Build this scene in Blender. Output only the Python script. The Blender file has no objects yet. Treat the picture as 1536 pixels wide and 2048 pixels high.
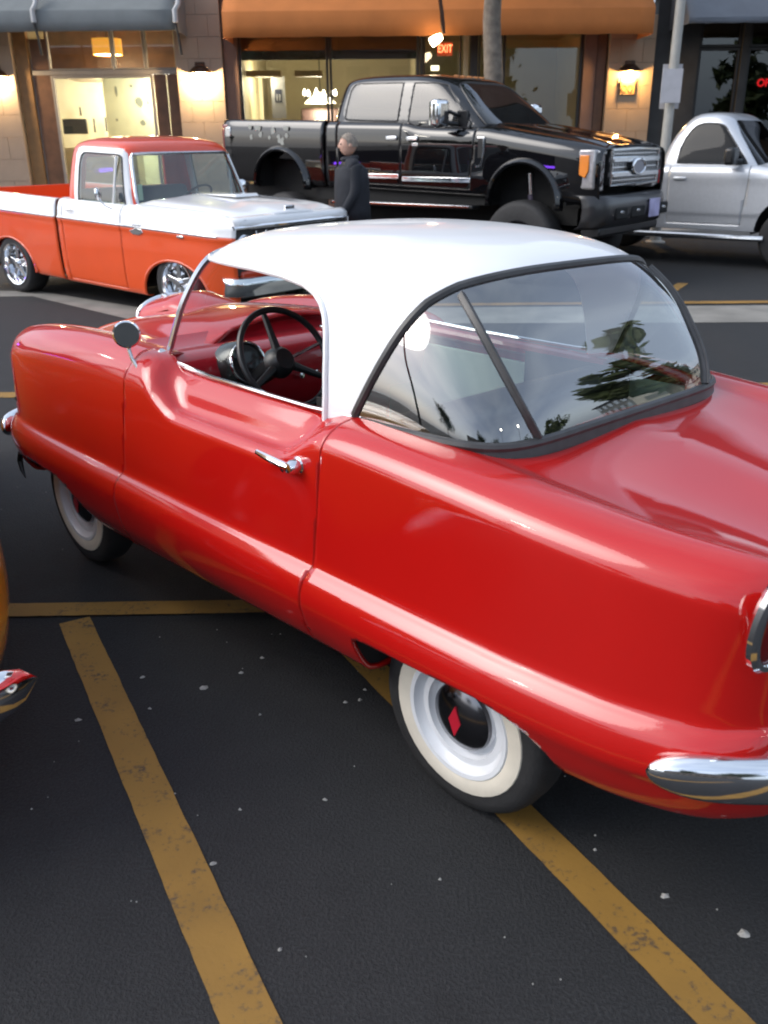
import bpy, bmesh, math, random
import numpy as np
from mathutils import Vector, Matrix
from mathutils.bvhtree import BVHTree

random.seed(7)
RAD = math.radians
scene = bpy.context.scene
COL = scene.collection

# ------------------------------------------------------------------ camera
CAM_F, CAM_P, CAM_R, CAM_H = 1780.0, 0.394436596, -0.0100531724, 1.67825551   # focal px at 1536x2048, pitch, roll, height
_f = Vector((0, math.cos(CAM_P), -math.sin(CAM_P))); _r = Vector((1, 0, 0)); _u = _r.cross(_f)
CAM_RT = math.cos(CAM_R) * _r + math.sin(CAM_R) * _u
CAM_UP = math.cos(CAM_R) * _u - math.sin(CAM_R) * _r
CAM_FW = _f
CAM_C = Vector((0, 0, CAM_H))
cd = bpy.data.cameras.new('camera'); cam = bpy.data.objects.new('camera', cd); COL.objects.link(cam)
cd.sensor_fit = 'VERTICAL'; cd.sensor_height = 24.0; cd.lens = 24.0 * CAM_F / 2048.0
cd.clip_start = 0.05; cd.clip_end = 2000
_m = Matrix((CAM_RT, CAM_UP, -CAM_FW)).transposed().to_4x4(); _m.translation = CAM_C
cam.matrix_world = _m
cd.dof.use_dof = True; cd.dof.focus_distance = 3.0; cd.dof.aperture_fstop = 3.4
scene.camera = cam
scene.render.resolution_x = 768; scene.render.resolution_y = 1024

def ray(u, v):
    return ((u - 768) * CAM_RT - (v - 1024) * CAM_UP + CAM_F * CAM_FW).normalized()
def on_z(u, v, z=0.0):
    d = ray(u, v); return CAM_C + d * ((z - CAM_H) / d.z)
def on_y(u, v, y):
    d = ray(u, v); return CAM_C + d * (y / d.y)

# ------------------------------------------------------------------ world, sun, exposure
SUN_AZ, SUN_EL = 266.0, 40.0         # degrees, azimuth clockwise from +Y
w = bpy.data.worlds.new('World'); scene.world = w; w.use_nodes = True
nt = w.node_tree; nt.nodes.clear()
out = nt.nodes.new('ShaderNodeOutputWorld'); bg = nt.nodes.new('ShaderNodeBackground')
sky = nt.nodes.new('ShaderNodeTexSky'); sky.sky_type = 'NISHITA'; sky.sun_disc = False
sky.sun_elevation = RAD(SUN_EL); sky.sun_rotation = RAD(SUN_AZ)
sky.air_density = 1.0; sky.dust_density = 3.5; sky.ozone_density = 2.0
hsv = nt.nodes.new('ShaderNodeHueSaturation'); hsv.inputs['Saturation'].default_value = 0.55
tc = nt.nodes.new('ShaderNodeTexCoord'); mp = nt.nodes.new('ShaderNodeMapping'); mp.inputs['Scale'].default_value = (1, 1, 2.6)
cn = nt.nodes.new('ShaderNodeTexNoise'); cn.inputs['Scale'].default_value = 2.2; cn.inputs['Detail'].default_value = 6
cr = nt.nodes.new('ShaderNodeValToRGB'); cr.color_ramp.elements[0].position = 0.35; cr.color_ramp.elements[1].position = 0.72
cr.color_ramp.elements[0].color = (0.82, 0.85, 0.92, 1); cr.color_ramp.elements[1].color = (1.22, 1.2, 1.17, 1)
mx = nt.nodes.new('ShaderNodeMixRGB'); mx.blend_type = 'MULTIPLY'; mx.inputs[0].default_value = 1.0
L = nt.links.new
L(sky.outputs[0], hsv.inputs['Color']); L(tc.outputs['Generated'], mp.inputs[0]); L(mp.outputs[0], cn.inputs['Vector']); L(cn.outputs['Fac'], cr.inputs[0])
ov = nt.nodes.new('ShaderNodeMixRGB'); ov.blend_type = 'ADD'; ov.inputs[0].default_value = 1.0; ov.inputs[2].default_value = (2.3, 2.8, 3.45, 1)   # thin high cloud, even over the whole sky
L(hsv.outputs[0], ov.inputs[1]); L(ov.outputs[0], mx.inputs[1]); L(cr.outputs[0], mx.inputs[2]); L(mx.outputs[0], bg.inputs['Color']); L(bg.outputs[0], out.inputs[0])
bg.inputs['Strength'].default_value = 0.15

sl = bpy.data.lights.new('sun', 'SUN'); so = bpy.data.objects.new('sun', sl); COL.objects.link(so)
sl.energy = 1.4; sl.angle = RAD(44); sl.color = (1.0, 0.96, 0.92)
_sd = Vector((math.sin(RAD(SUN_AZ)) * math.cos(RAD(SUN_EL)), math.cos(RAD(SUN_AZ)) * math.cos(RAD(SUN_EL)), math.sin(RAD(SUN_EL))))
so.rotation_euler = _sd.to_track_quat('Z', 'Y').to_euler(); so.location = (0, 0, 30)

scene.view_settings.view_transform = 'Standard'; scene.view_settings.look = 'None'
scene.view_settings.gamma = 1.0; scene.view_settings.exposure = 0.12
try: scene.view_settings.use_curve_mapping = False
except Exception: pass
scene.render.engine = 'CYCLES'
scene.cycles.pixel_filter_type = 'BLACKMAN_HARRIS'; scene.cycles.filter_width = 2.0; scene.cycles.max_bounces = 8; scene.cycles.transparent_max_bounces = 16; scene.cycles.glossy_bounces = 5

# ------------------------------------------------------------------ materials
MATS = {}
def _new(name):
    m = bpy.data.materials.new(name); m.use_nodes = True
    n = m.node_tree.nodes; b = n['Principled BSDF']; MATS[name] = m
    return m, m.node_tree, b
def mat(name, col, rough=0.5, coat_ior=1.5, metal=0.0, coat=0.0, coat_rough=0.03, var=0.08, vscale=6.0, bump=0.0, bscale=60.0, spec=0.5, rvar=0.0, detail=4.0):
    if name in MATS: return MATS[name]
    m, t, b = _new(name)
    b.inputs['Roughness'].default_value = rough; b.inputs['Metallic'].default_value = metal
    b.inputs['Coat Weight'].default_value = coat; b.inputs['Coat Roughness'].default_value = coat_rough
    b.inputs['Specular IOR Level'].default_value = spec; b.inputs['Coat IOR'].default_value = coat_ior
    co = t.nodes.new('ShaderNodeTexCoord')
    nz = t.nodes.new('ShaderNodeTexNoise'); nz.inputs['Scale'].default_value = vscale; nz.inputs['Detail'].default_value = detail
    t.links.new(co.outputs['Object'], nz.inputs['Vector'])
    rp = t.nodes.new('ShaderNodeValToRGB')
    lo = [max(0, c * (1 - var)) for c in col]; hi = [min(1, c * (1 + var)) for c in col]
    rp.color_ramp.elements[0].color = (*lo, 1); rp.color_ramp.elements[1].color = (*hi, 1)
    rp.color_ramp.elements[0].position = 0.3; rp.color_ramp.elements[1].position = 0.7
    t.links.new(nz.outputs['Fac'], rp.inputs[0]); t.links.new(rp.outputs[0], b.inputs['Base Color'])
    if rvar:
        mr = t.nodes.new('ShaderNodeMapRange'); mr.inputs['To Min'].default_value = max(0, rough - rvar); mr.inputs['To Max'].default_value = rough + rvar
        mr.inputs['From Min'].default_value = 0.3; mr.inputs['From Max'].default_value = 0.7
        t.links.new(nz.outputs['Fac'], mr.inputs[0]); t.links.new(mr.outputs[0], b.inputs['Roughness'])
    if bump:
        n2 = t.nodes.new('ShaderNodeTexNoise'); n2.inputs['Scale'].default_value = bscale; n2.inputs['Detail'].default_value = 3
        t.links.new(co.outputs['Object'], n2.inputs['Vector'])
        bp = t.nodes.new('ShaderNodeBump'); bp.inputs['Strength'].default_value = bump; bp.inputs['Distance'].default_value = 0.01
        t.links.new(n2.outputs['Fac'], bp.inputs['Height']); t.links.new(bp.outputs[0], b.inputs['Normal'])
        if coat: t.links.new(bp.outputs[0], b.inputs['Coat Normal'])
    return m
def emit(name, col, strength):
    if name in MATS: return MATS[name]
    m, t, b = _new(name)
    b.inputs['Base Color'].default_value = (*col, 1); b.inputs['Emission Color'].default_value = (*col, 1)
    b.inputs['Emission Strength'].default_value = strength
    return m
def glass(name, tint=(0.9, 0.95, 0.93), boost=1.9, rough=0.0, refl=(1, 1, 1), base=0.0):
    if name in MATS: return MATS[name]
    m = bpy.data.materials.new(name); m.use_nodes = True; t = m.node_tree; t.nodes.clear(); MATS[name] = m
    o = t.nodes.new('ShaderNodeOutputMaterial'); mixs = t.nodes.new('ShaderNodeMixShader')
    tr = t.nodes.new('ShaderNodeBsdfTransparent'); tr.inputs[0].default_value = (*tint, 1)
    gl = t.nodes.new('ShaderNodeBsdfGlossy'); gl.inputs['Roughness'].default_value = rough; gl.inputs['Color'].default_value = (*refl, 1)
    lw = t.nodes.new('ShaderNodeLayerWeight'); lw.inputs['Blend'].default_value = 0.5
    # Schlick from the facing angle works on both faces of a pane
    pw = t.nodes.new('ShaderNodeMath'); pw.operation = 'POWER'; pw.inputs[1].default_value = 4.0
    ml = t.nodes.new('ShaderNodeMath'); ml.operation = 'MULTIPLY_ADD'; ml.inputs[1].default_value = 0.95; ml.inputs[2].default_value = 0.04 * boost + base; ml.use_clamp = True
    t.links.new(lw.outputs['Facing'], pw.inputs[0]); t.links.new(pw.outputs[0], ml.inputs[0]); t.links.new(ml.outputs[0], mixs.inputs[0])
    t.links.new(tr.outputs[0], mixs.inputs[1]); t.links.new(gl.outputs[0], mixs.inputs[2]); t.links.new(mixs.outputs[0], o.inputs[0])
    return m

RED = mat('coupe_red_paint', (0.46, 0.0052, 0.0036), 0.42, coat=1.0, coat_ior=1.65, spec=.1, coat_rough=0.015, var=0.03, vscale=3, bump=0.012, bscale=260)
WHITE = mat('roof_white_paint', (0.80, 0.81, 0.83), 0.45, coat=0.7, coat_rough=0.05, var=0.02, vscale=3)
CHROME = mat('chrome', (0.82, 0.83, 0.85), 0.07, metal=1.0, var=0.04, vscale=12, rvar=0.03)
DULLCHROME = mat('dull_chrome', (0.66, 0.67, 0.68), 0.22, metal=1.0, var=0.1, vscale=20)
RUBBER = mat('black_rubber', (0.022, 0.022, 0.024), 0.55, var=0.15)
SEAL = mat('weathered_rubber_seal', (0.045, 0.045, 0.046), 0.4, var=0.3, vscale=18)
TYRE = mat('tyre_rubber', (0.02, 0.02, 0.021), 0.72, var=0.2, vscale=20, bump=0.2, bscale=120)
WWALL = mat('whitewall_rubber', (0.68, 0.63, 0.53), 0.6, var=0.08, vscale=14, bump=0.05)
RIMWHITE = mat('white_wheel_paint', (0.72, 0.74, 0.77), 0.35, coat=0.5, var=0.05)
BLACK = mat('black_plastic', (0.012, 0.012, 0.013), 0.35, var=0.1)
UNDER = mat('underbody', (0.012, 0.012, 0.012), 0.9, var=0.2)
DARKFAB = mat('black_seat_vinyl', (0.012, 0.012, 0.013), 0.5, var=0.2, bump=0.1)
MINT = mat('pale_mint_trim_vinyl', (0.42, 0.52, 0.43), 0.5, var=0.06, bump=0.05)
DASHRED = mat('dash_red_paint', (0.40, 0.008, 0.018), 0.3, coat=0.8, var=0.05)
CARGLASS = glass('car_glass', (0.80, 0.88, 0.85), 2.0)

# ------------------------------------------------------------------ mesh helpers
class MB:
    def __init__(s): s.v = []; s.f = []; s.m = []; s.mi = 0
    def add(s, vs, fs):
        o = len(s.v); s.v += [tuple(x) for x in vs]; s.f += [tuple(i + o for i in f) for f in fs]; s.m += [s.mi] * len(fs); return s
    def box(s, x0, x1, y0, y1, z0, z1):
        v = [(x, y, z) for z in (z0, z1) for y in (y0, y1) for x in (x0, x1)]
        return s.add(v, [(0, 2, 3, 1), (4, 5, 7, 6), (0, 1, 5, 4), (2, 6, 7, 3), (0, 4, 6, 2), (1, 3, 7, 5)])
    def cyl(s, p0, p1, r0, r1=None, n=16, cap=True):
        r1 = r0 if r1 is None else r1; p0 = Vector(p0); p1 = Vector(p1); d = (p1 - p0).normalized()
        a = d.orthogonal().normalized(); b = d.cross(a); v = []
        for p, r in ((p0, r0), (p1, r1)):
            for k in range(n):
                t = 2 * math.pi * k / n; v.append(p + a * (r * math.cos(t)) + b * (r * math.sin(t)))
        f = [(k, (k + 1) % n, n + (k + 1) % n, n + k) for k in range(n)]
        if cap: f += [tuple(range(n - 1, -1, -1)), tuple(range(n, 2 * n))]
        return s.add(v, f)
    def tube(s, pts, r, n=8, closed=False, cap=True):
        pts = [Vector(p) for p in pts]; N = len(pts); rs = r if isinstance(r, (list, tuple)) else [r] * N
        v = []; prev = None
        for i in range(N):
            if closed: d = pts[(i + 1) % N] - pts[i - 1]
            else: d = pts[min(i + 1, N - 1)] - pts[max(i - 1, 0)]
            d.normalize()
            if prev is None: a = d.orthogonal().normalized()
            else:
                a = prev - d * prev.dot(d)
                a = a.normalized() if a.length > 1e-6 else d.orthogonal().normalized()
            prev = a; b = d.cross(a)
            for k in range(n):
                t = 2 * math.pi * k / n; v.append(pts[i] + a * (rs[i] * math.cos(t)) + b * (rs[i] * math.sin(t)))
        f = []
        for i in range(N if closed else N - 1):
            j = (i + 1) % N
            off = 0
            if closed and j == 0:      # match the twist of the closing ring
                best = min(range(n), key=lambda q: (v[q] - v[i * n]).length); off = best
            for k in range(n):
                f.append((i * n + k, i * n + (k + 1) % n, j * n + (k + 1 + off) % n, j * n + (k + off) % n))
        if cap and not closed: f += [tuple(range(n - 1, -1, -1)), tuple(range((N - 1) * n, N * n))]
        return s.add(v, f)
    def lathe(s, prof, axis_o=(0, 0, 0), axis=(0, 1, 0), n=40, closed=False):
        o = Vector(axis_o); ax = Vector(axis).normalized(); a = ax.orthogonal().normalized(); b = ax.cross(a); v = []; m = len(prof)
        for k in range(n):
            t = 2 * math.pi * k / n; d = a * math.cos(t) + b * math.sin(t)
            for (r, h) in prof: v.append(o + d * r + ax * h)
        f = []
        for k in range(n):
            k2 = (k + 1) % n
            for i in range(m - 1 if not closed else m):
                i2 = (i + 1) % m; f.append((k * m + i, k * m + i2, k2 * m + i2, k2 * m + i))
        return s.add(v, f)
    def grid(s, G, closed_u=False):
        nu = len(G); nv = len(G[0]); v = [p for r in G for p in r]
        f = [(i * nv + j, ((i + 1) % nu) * nv + j, ((i + 1) % nu) * nv + j + 1, i * nv + j + 1) for i in range(nu if closed_u else nu - 1) for j in range(nv - 1)]
        return s.add(v, f)
    def prism(s, poly, h0, h1, axes=(0, 2, 1)):
        # poly in axes[0],axes[1]; extruded along axes[2]
        n = len(poly); v = []
        for h in (h0, h1):
            for (a, b) in poly:
                p = [0, 0, 0]; p[axes[0]] = a; p[axes[1]] = b; p[axes[2]] = h; v.append(p)
        f = [tuple(range(n)), tuple(range(2 * n - 1, n - 1, -1))] + [(k, n + k, n + (k + 1) % n, (k + 1) % n) for k in range(n)]
        return s.add(v, f)
    def bm(s):
        b = bmesh.new(); vs = [b.verts.new(v) for v in s.v]
        for f, mi in zip(s.f, s.m):
            try: q = b.faces.new([vs[i] for i in f]); q.material_index = mi
            except ValueError: pass
        return b
    def build(s, name, mats, parent=None, smooth=True, recalc=True, bevel=0.0, seg=2, angle=35, solid=0.0):
        return from_bm(s.bm(), name, mats, parent, smooth, recalc, bevel, seg, angle, solid)
def from_bm(b, name, mats, parent=None, smooth=True, recalc=True, bevel=0.0, seg=2, angle=35, solid=0.0, free=True):
    if recalc: bmesh.ops.recalc_face_normals(b, faces=b.faces[:])
    me = bpy.data.meshes.new(name); b.to_mesh(me)
    if free: b.free()
    for m in (mats if isinstance(mats, (list, tuple)) else [mats]): me.materials.append(m)
    if smooth:
        me.polygons.foreach_set('use_smooth', [True] * len(me.polygons))
        if angle: me.set_sharp_from_angle(angle=RAD(angle))
    o = bpy.data.objects.new(name, me); COL.objects.link(o)
    if parent is not None: o.parent = parent
    if bevel:
        md = o.modifiers.new('bevel', 'BEVEL'); md.width = bevel; md.segments = seg; md.limit_method = 'ANGLE'; md.angle_limit = RAD(30)
    if solid:
        md = o.modifiers.new('solid', 'SOLIDIFY'); md.thickness = solid; md.offset = -1.0
    return o
def empty(name, loc=(0, 0, 0), rz=0.0, label=None, cat=None, group=None):
    o = bpy.data.objects.new(name, None); COL.objects.link(o); o.location = loc; o.rotation_euler = (0, 0, rz); o.empty_display_size = 0.2
    return tag(o, label, cat, group)
def tag(o, label=None, cat=None, group=None, kind=None):
    if label: o['label'] = label
    if cat: o['category'] = cat
    if group: o['group'] = group
    if kind: o['kind'] = kind
    return o
def copy_tree(o, parent=None):
    c = o.copy(); COL.objects.link(c); c.parent = parent
    for ch in o.children: copy_tree(ch, c)
    return c

# smooth interpolation (modified Akima)
def makima(x, y, xn):
    x = np.asarray(x, float); y = np.asarray(y, float); xn = np.asarray(xn, float)
    h = np.diff(x); sh = (-1,) + (1,) * (y.ndim - 1); d = np.diff(y, axis=0) / h.reshape(sh)
    if len(x) == 2:
        return y[0] + (xn - x[0]).reshape(sh) * d[0]
    d = np.concatenate([[3 * d[0] - 2 * d[1]], [2 * d[0] - d[1]], d, [2 * d[-1] - d[-2]], [3 * d[-1] - 2 * d[-2]]])
    w = np.abs(np.diff(d, axis=0)) + np.abs(d[:-1] + d[1:]) / 2
    w1 = w[2:]; w2 = w[:-2]; den = w1 + w2; den[den < 1e-12] = 1
    n = len(x); t = (w1[:n] * d[1:n + 1] + w2[:n] * d[2:n + 2]) / den[:n]
    k = np.clip(np.searchsorted(x, xn) - 1, 0, n - 2); s = ((xn - x[k]) / h[k]).reshape(sh); hk = h[k].reshape(sh)
    return (2 * s**3 - 3 * s**2 + 1) * y[k] + (s**3 - 2 * s**2 + s) * hk * t[k] + (-2 * s**3 + 3 * s**2) * y[k + 1] + (s**3 - s**2) * hk * t[k + 1]
def tab(xs, vals, xn): return makima(xs, vals, xn)
def up(k, n):
    # k knot values -> n subdivisions in each interval
    k = list(k); r = []
    for a, b in zip(k[:-1], k[1:]):
        for i in range(n): r.append(a + (b - a) * i / n)
    return np.array(r + [k[-1]])
def sheet(net, s, t, su, tu):
    # net [i][j][3]; s, t knot values -> dense grid
    N = np.asarray(net, float); A = makima(s, N, su); B = makima(t, A.transpose(1, 0, 2), tu).transpose(1, 0, 2)
    return B
def smooth_u(G, it=2, f=0.3):
    G = G.copy()
    for _ in range(it): G[1:-1] += f * (0.5 * (G[:-2] + G[2:]) - G[1:-1])
    return G
def mirror_grid(G):
    # G runs from the +Y rim (j=0) to the centre line (last j, y=0) -> whole width
    M = G[:, ::-1][:, 1:].copy(); M[..., 1] *= -1
    return np.concatenate([G, M], axis=1)

def hull(poly):
    P = sorted(set((round(a, 6), round(b, 6)) for a, b in poly))
    def half(P):
        h = []
        for p in P:
            while len(h) > 1 and (h[-1][0] - h[-2][0]) * (p[1] - h[-2][1]) - (h[-1][1] - h[-2][1]) * (p[0] - h[-2][0]) <= 1e-9: h.pop()
            h.append(p)
        return h
    a = half(P); b = half(P[::-1]); return a[:-1] + b[:-1]     # CCW
def cut(b, faces, poly, axes=(0, 2)):
    """slice the faces along a convex polygon (seen along the third axis) and return the faces inside"""
    poly = hull(poly); n = len(poly); faces = [f for f in faces if f.is_valid]
    for k in range(n):
        a = poly[k]; c = poly[(k + 1) % n]
        co = [0, 0, 0]; co[axes[0]] = a[0]; co[axes[1]] = a[1]
        no = [0, 0, 0]; no[axes[0]] = -(c[1] - a[1]); no[axes[1]] = c[0] - a[0]
        co = Vector(co); no = Vector(no).normalized()
        es = set(); vs = set()
        for f in faces: es.update(f.edges); vs.update(f.verts)
        r = bmesh.ops.bisect_plane(b, geom=list(faces) + list(es) + list(vs), plane_co=co, plane_no=no, dist=1e-6)
        cand = set(g for g in r['geom'] if isinstance(g, bmesh.types.BMFace) and g.is_valid)
        cand.update(f for f in faces if f.is_valid)
        faces = [f for f in cand if (f.calc_center_median() - co).dot(no) > 0]
    return faces
def split_off(b, faces):
    """move faces of b into a new bmesh"""
    nb = bmesh.new(); mp = {}
    for f in faces:
        vs = []
        for v in f.verts:
            if v.index < 0 or v not in mp: mp[v] = nb.verts.new(v.co)
            vs.append(mp[v])
        try: nf = nb.faces.new(vs); nf.material_index = f.material_index
        except ValueError: pass
    bmesh.ops.delete(b, geom=list(faces), context='FACES')
    return nb
def rims(b):
    """ordered boundary loops of a bmesh"""
    es = set(e for e in b.edges if e.is_boundary); loops = []
    while es:
        e = es.pop(); v0, v = e.verts; L_ = [v0.co.copy(), v.co.copy()]
        while v is not v0:
            nx = [q for q in v.link_edges if q in es]
            if not nx: break
            q = nx[0]; es.discard(q); v = q.other_vert(v)
            if v is not v0: L_.append(v.co.copy())
        loops.append(L_)
    return loops
def thin(pts, d):
    r = [pts[0]]
    for p in pts[1:]:
        if (p - r[-1]).length > d: r.append(p)
    return r
def inset(poly, d):
    poly = hull(poly); n = len(poly); r = []
    for k in range(n):
        a, p, c = poly[k - 1], poly[k], poly[(k + 1) % n]
        def nrm(p, q):
            l = math.hypot(q[0] - p[0], q[1] - p[1]); return (-(q[1] - p[1]) / l, (q[0] - p[0]) / l)
        n1 = nrm(a, p); n2 = nrm(p, c); m = (n1[0] + n2[0], n1[1] + n2[1]); l = math.hypot(*m); m = (m[0] / l, m[1] / l)
        cs = max(0.35, m[0] * n1[0] + m[1] * n1[1]); r.append((p[0] + m[0] * d / cs, p[1] + m[1] * d / cs))
    return r
def arc(cx, cz, rx, rz, a0, a1, n):
    return [(cx + rx * math.cos(RAD(a0 + (a1 - a0) * i / n)), cz + rz * math.sin(RAD(a0 + (a1 - a0) * i / n))) for i in range(n + 1)]

def wheel(parent, loc, side, r, width, rim_r, style, steer=0.0, tyre_mat=None):
    """side=+1: outer face towards +Y.  The tyre is the part, rim and caps are its sub-parts."""
    m = MB(); hw = width / 2; S = side
    pr = [(rim_r, -hw * .8), (rim_r + .01, -hw * .95), (r * .86, -hw * 1.02), (r * .95, -hw * .9), (r * .99, -hw * .62), (r, -hw * .3), (r, hw * .3), (r * .99, hw * .62), (r * .95, hw * .9), (r * .86, hw * 1.02), (rim_r + .01, hw * .95), (rim_r, hw * .8)]
    m.lathe([(a, h * S) for a, h in pr], axis=(0, 1, 0), n=48)
    # tread grooves as thin rings
    t = m.build('wheel', tyre_mat or TYRE, parent, angle=50)
    t.location = loc; t.rotation_euler = (0, 0, steer)
    def L_(name, prof, mt, n=40, ang=35):
        q = MB(); q.lathe([(a, h * S) for a, h in prof], n=n); return q.build(name, mt, t, angle=ang)
    if style == 'whitewall':
        wo = 0.214
        L_('whitewall', [(rim_r + .008, hw * .97), (rim_r + .016, hw * 1.04), (wo * .93, hw * 1.085), (wo, hw * 1.05), (wo + .002, hw * 1.0)], WWALL)
        L_('rim', [(rim_r + .014, hw * .99), (rim_r + .010, hw * 1.07), (rim_r - .002, hw * 1.05), (rim_r - .008, hw * .85), (rim_r - .02, hw * .72), (rim_r - .038, hw * .74), (.118, hw * .60), (.112, hw * .38), (.100, hw * .36), (.094, hw * .62), (.0, hw * .62)], RIMWHITE)
        c = L_('hub_cap', [(.097, hw * .58), (.094, hw * .74), (.085, hw * .84), (.06, hw * 1.0), (.03, hw * 1.10), (.0, hw * 1.13)], mat('dark_hub_cap', (0.16, 0.16, 0.175), 0.16, metal=1.0, var=.1))
        q = MB(); y = hw * 1.15 * S
        q.add([(0, y, .046), (.021, y, 0), (0, y, -.046), (-.021, y, 0), (0, y - .016 * S, .046), (.021, y - .016 * S, 0), (0, y - .016 * S, -.046), (-.021, y - .016 * S, 0)], [(0, 1, 2, 3), (0, 4, 5, 1), (1, 5, 6, 2), (2, 6, 7, 3), (3, 7, 4, 0)])
        q.build('diamond_emblem', mat('emblem_red', (0.5, 0.01, 0.03), .4, coat=.5), t, smooth=False)
        for k in range(4):
            a = RAD(52 + 90 * k); q = MB(); q.box(-.020, .020, -.004, .004, -.007, .007)
            o = q.build('rim_slot', BLACK, t, bevel=.003); o.location = (.128 * math.sin(a), hw * .655 * S, .128 * math.cos(a)); o.rotation_euler = (0, a, 0)
    elif style == 'mag':          # polished five spoke
        L_('rim', [(rim_r + .012, hw * .98), (rim_r + .008, hw * 1.06), (rim_r - .012, hw * 1.0), (rim_r - .03, hw * .6), (rim_r - .04, hw * .1), (.05, -hw * .1), (0, -hw * .1)], CHROME)
        q = MB()
        for k in range(5):
            a = 2 * math.pi * k / 5 + .3; ca, sa = math.cos(a), math.sin(a)
            def P(rr, w, h): return (rr * ca - w * sa, h * S, rr * sa + w * ca)
            h1 = hw * .72; h2 = hw * .45
            q.add([P(.04, -.035, h1), P(.04, .035, h1), P(rim_r - .012, .022, h2 + .03), P(rim_r - .012, -.022, h2 + .03), P(.04, -.045, 0), P(.04, .045, 0), P(rim_r - .012, .03, 0), P(rim_r - .012, -.03, 0)],
                  [(0, 1, 2, 3), (0, 4, 5, 1), (1, 5, 6, 2), (2, 6, 7, 3), (3, 7, 4, 0)])
        q.build('spokes', CHROME, t, bevel=.006, smooth=False)
        L_('hub_cap', [(.055, hw * .3), (.052, hw * .82), (.04, hw * .92), (0, hw * .95)], CHROME)
        L_('brake_disc', [(rim_r - .05, 0), (.05, .01)], UNDER)
    elif style == 'black':
        L_('rim', [(rim_r + .014, hw * .98), (rim_r + .008, hw * 1.05), (rim_r - .015, hw * .95), (rim_r - .04, hw * .2), (.11, hw * .1), (.10, hw * .4), (0, hw * .45)], mat('gloss_black_rim', (.015, .015, .017), .2, coat=.6))
        q = MB()
        for k in range(8):
            a = 2 * math.pi * k / 8; ca, sa = math.cos(a), math.sin(a)
            def P(rr, w, h): return (rr * ca - w * sa, h * S, rr * sa + w * ca)
            q.add([P(.09, -.022, hw * .45), P(.09, .022, hw * .45), P(rim_r - .012, .03, hw * .8), P(rim_r - .012, -.03, hw * .8), P(.09, -.03, 0), P(.09, .03, 0), P(rim_r - .012, .04, .1 * hw), P(rim_r - .012, -.04, .1 * hw)],
                  [(0, 1, 2, 3), (0, 4, 5, 1), (1, 5, 6, 2), (2, 6, 7, 3), (3, 7, 4, 0)])
        q.build('spokes', MATS['gloss_black_rim'], t, bevel=.006, smooth=False)
    elif style == 'alloy':
        L_('rim', [(rim_r + .014, hw * .98), (rim_r + .008, hw * 1.05), (rim_r - .015, hw * .9), (rim_r - .04, hw * .2), (.11, hw * .1), (.10, hw * .4), (0, hw * .45)], DULLCHROME)
        L_('hub_cap', [(.09, hw * .3), (.08, hw * .8), (0, hw * .9)], CHROME)
    return t
# ------------------------------------------------------------------ ground
ASPH = None
def asphalt():
    m, t, b = _new('asphalt')
    co = t.nodes.new('ShaderNodeTexCoord')
    def noise(sc, det=4, rough=.6):
        n = t.nodes.new('ShaderNodeTexNoise'); n.inputs['Scale'].default_value = sc; n.inputs['Detail'].default_value = det; n.inputs['Roughness'].default_value = rough
        t.links.new(co.outputs['Object'], n.inputs['Vector']); return n
    big = noise(.55, 5); fine = noise(120, 2, .7); mid = noise(7, 6)
    r1 = t.nodes.new('ShaderNodeValToRGB'); r1.color_ramp.elements[0].position = .3; r1.color_ramp.elements[1].position = .72
    r1.color_ramp.elements[0].color = (.009, .0098, .0112, 1); r1.color_ramp.elements[1].color = (.018, .0188, .0205, 1)
    mixn = t.nodes.new('ShaderNodeMath'); mixn.operation = 'ADD'; hm = t.nodes.new('ShaderNodeMath'); hm.operation = 'MULTIPLY'; hm.inputs[1].default_value = .5
    t.links.new(big.outputs['Fac'], mixn.inputs[0]); t.links.new(mid.outputs['Fac'], mixn.inputs[1]); t.links.new(mixn.outputs[0], hm.inputs[0]); t.links.new(hm.outputs[0], r1.inputs[0])
    r2 = t.nodes.new('ShaderNodeValToRGB'); r2.color_ramp.elements[0].position = .35; r2.color_ramp.elements[1].position = .75
    r2.color_ramp.elements[0].color = (.45, .45, .45, 1); r2.color_ramp.elements[1].color = (1.7, 1.68, 1.66, 1)
    t.links.new(fine.outputs['Fac'], r2.inputs[0])
    mm = t.nodes.new('ShaderNodeMixRGB'); mm.blend_type = 'MULTIPLY'; mm.inputs[0].default_value = 1
    t.links.new(r1.outputs[0], mm.inputs[1]); t.links.new(r2.outputs[0], mm.inputs[2]); t.links.new(mm.outputs[0], b.inputs['Base Color'])
    st = noise(1.1, 8, .7); r3 = t.nodes.new('ShaderNodeValToRGB'); r3.color_ramp.elements[0].position = .56; r3.color_ramp.elements[1].position = .68
    r3.color_ramp.elements[0].color = (1, 1, 1, 1); r3.color_ramp.elements[1].color = (.55, .54, .53, 1); t.links.new(st.outputs['Fac'], r3.inputs[0])
    m3 = t.nodes.new('ShaderNodeMixRGB'); m3.blend_type = 'MULTIPLY'; m3.inputs[0].default_value = 1; t.links.new(mm.outputs[0], m3.inputs[1]); t.links.new(r3.outputs[0], m3.inputs[2]); t.links.new(m3.outputs[0], b.inputs['Base Color'])
    b.inputs['Roughness'].default_value = .82
    bp = t.nodes.new('ShaderNodeBump'); bp.inputs['Strength'].default_value = .8; bp.inputs['Distance'].default_value = .006
    t.links.new(fine.outputs['Fac'], bp.inputs['Height']); t.links.new(bp.outputs[0], b.inputs['Normal'])
    return m
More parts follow.
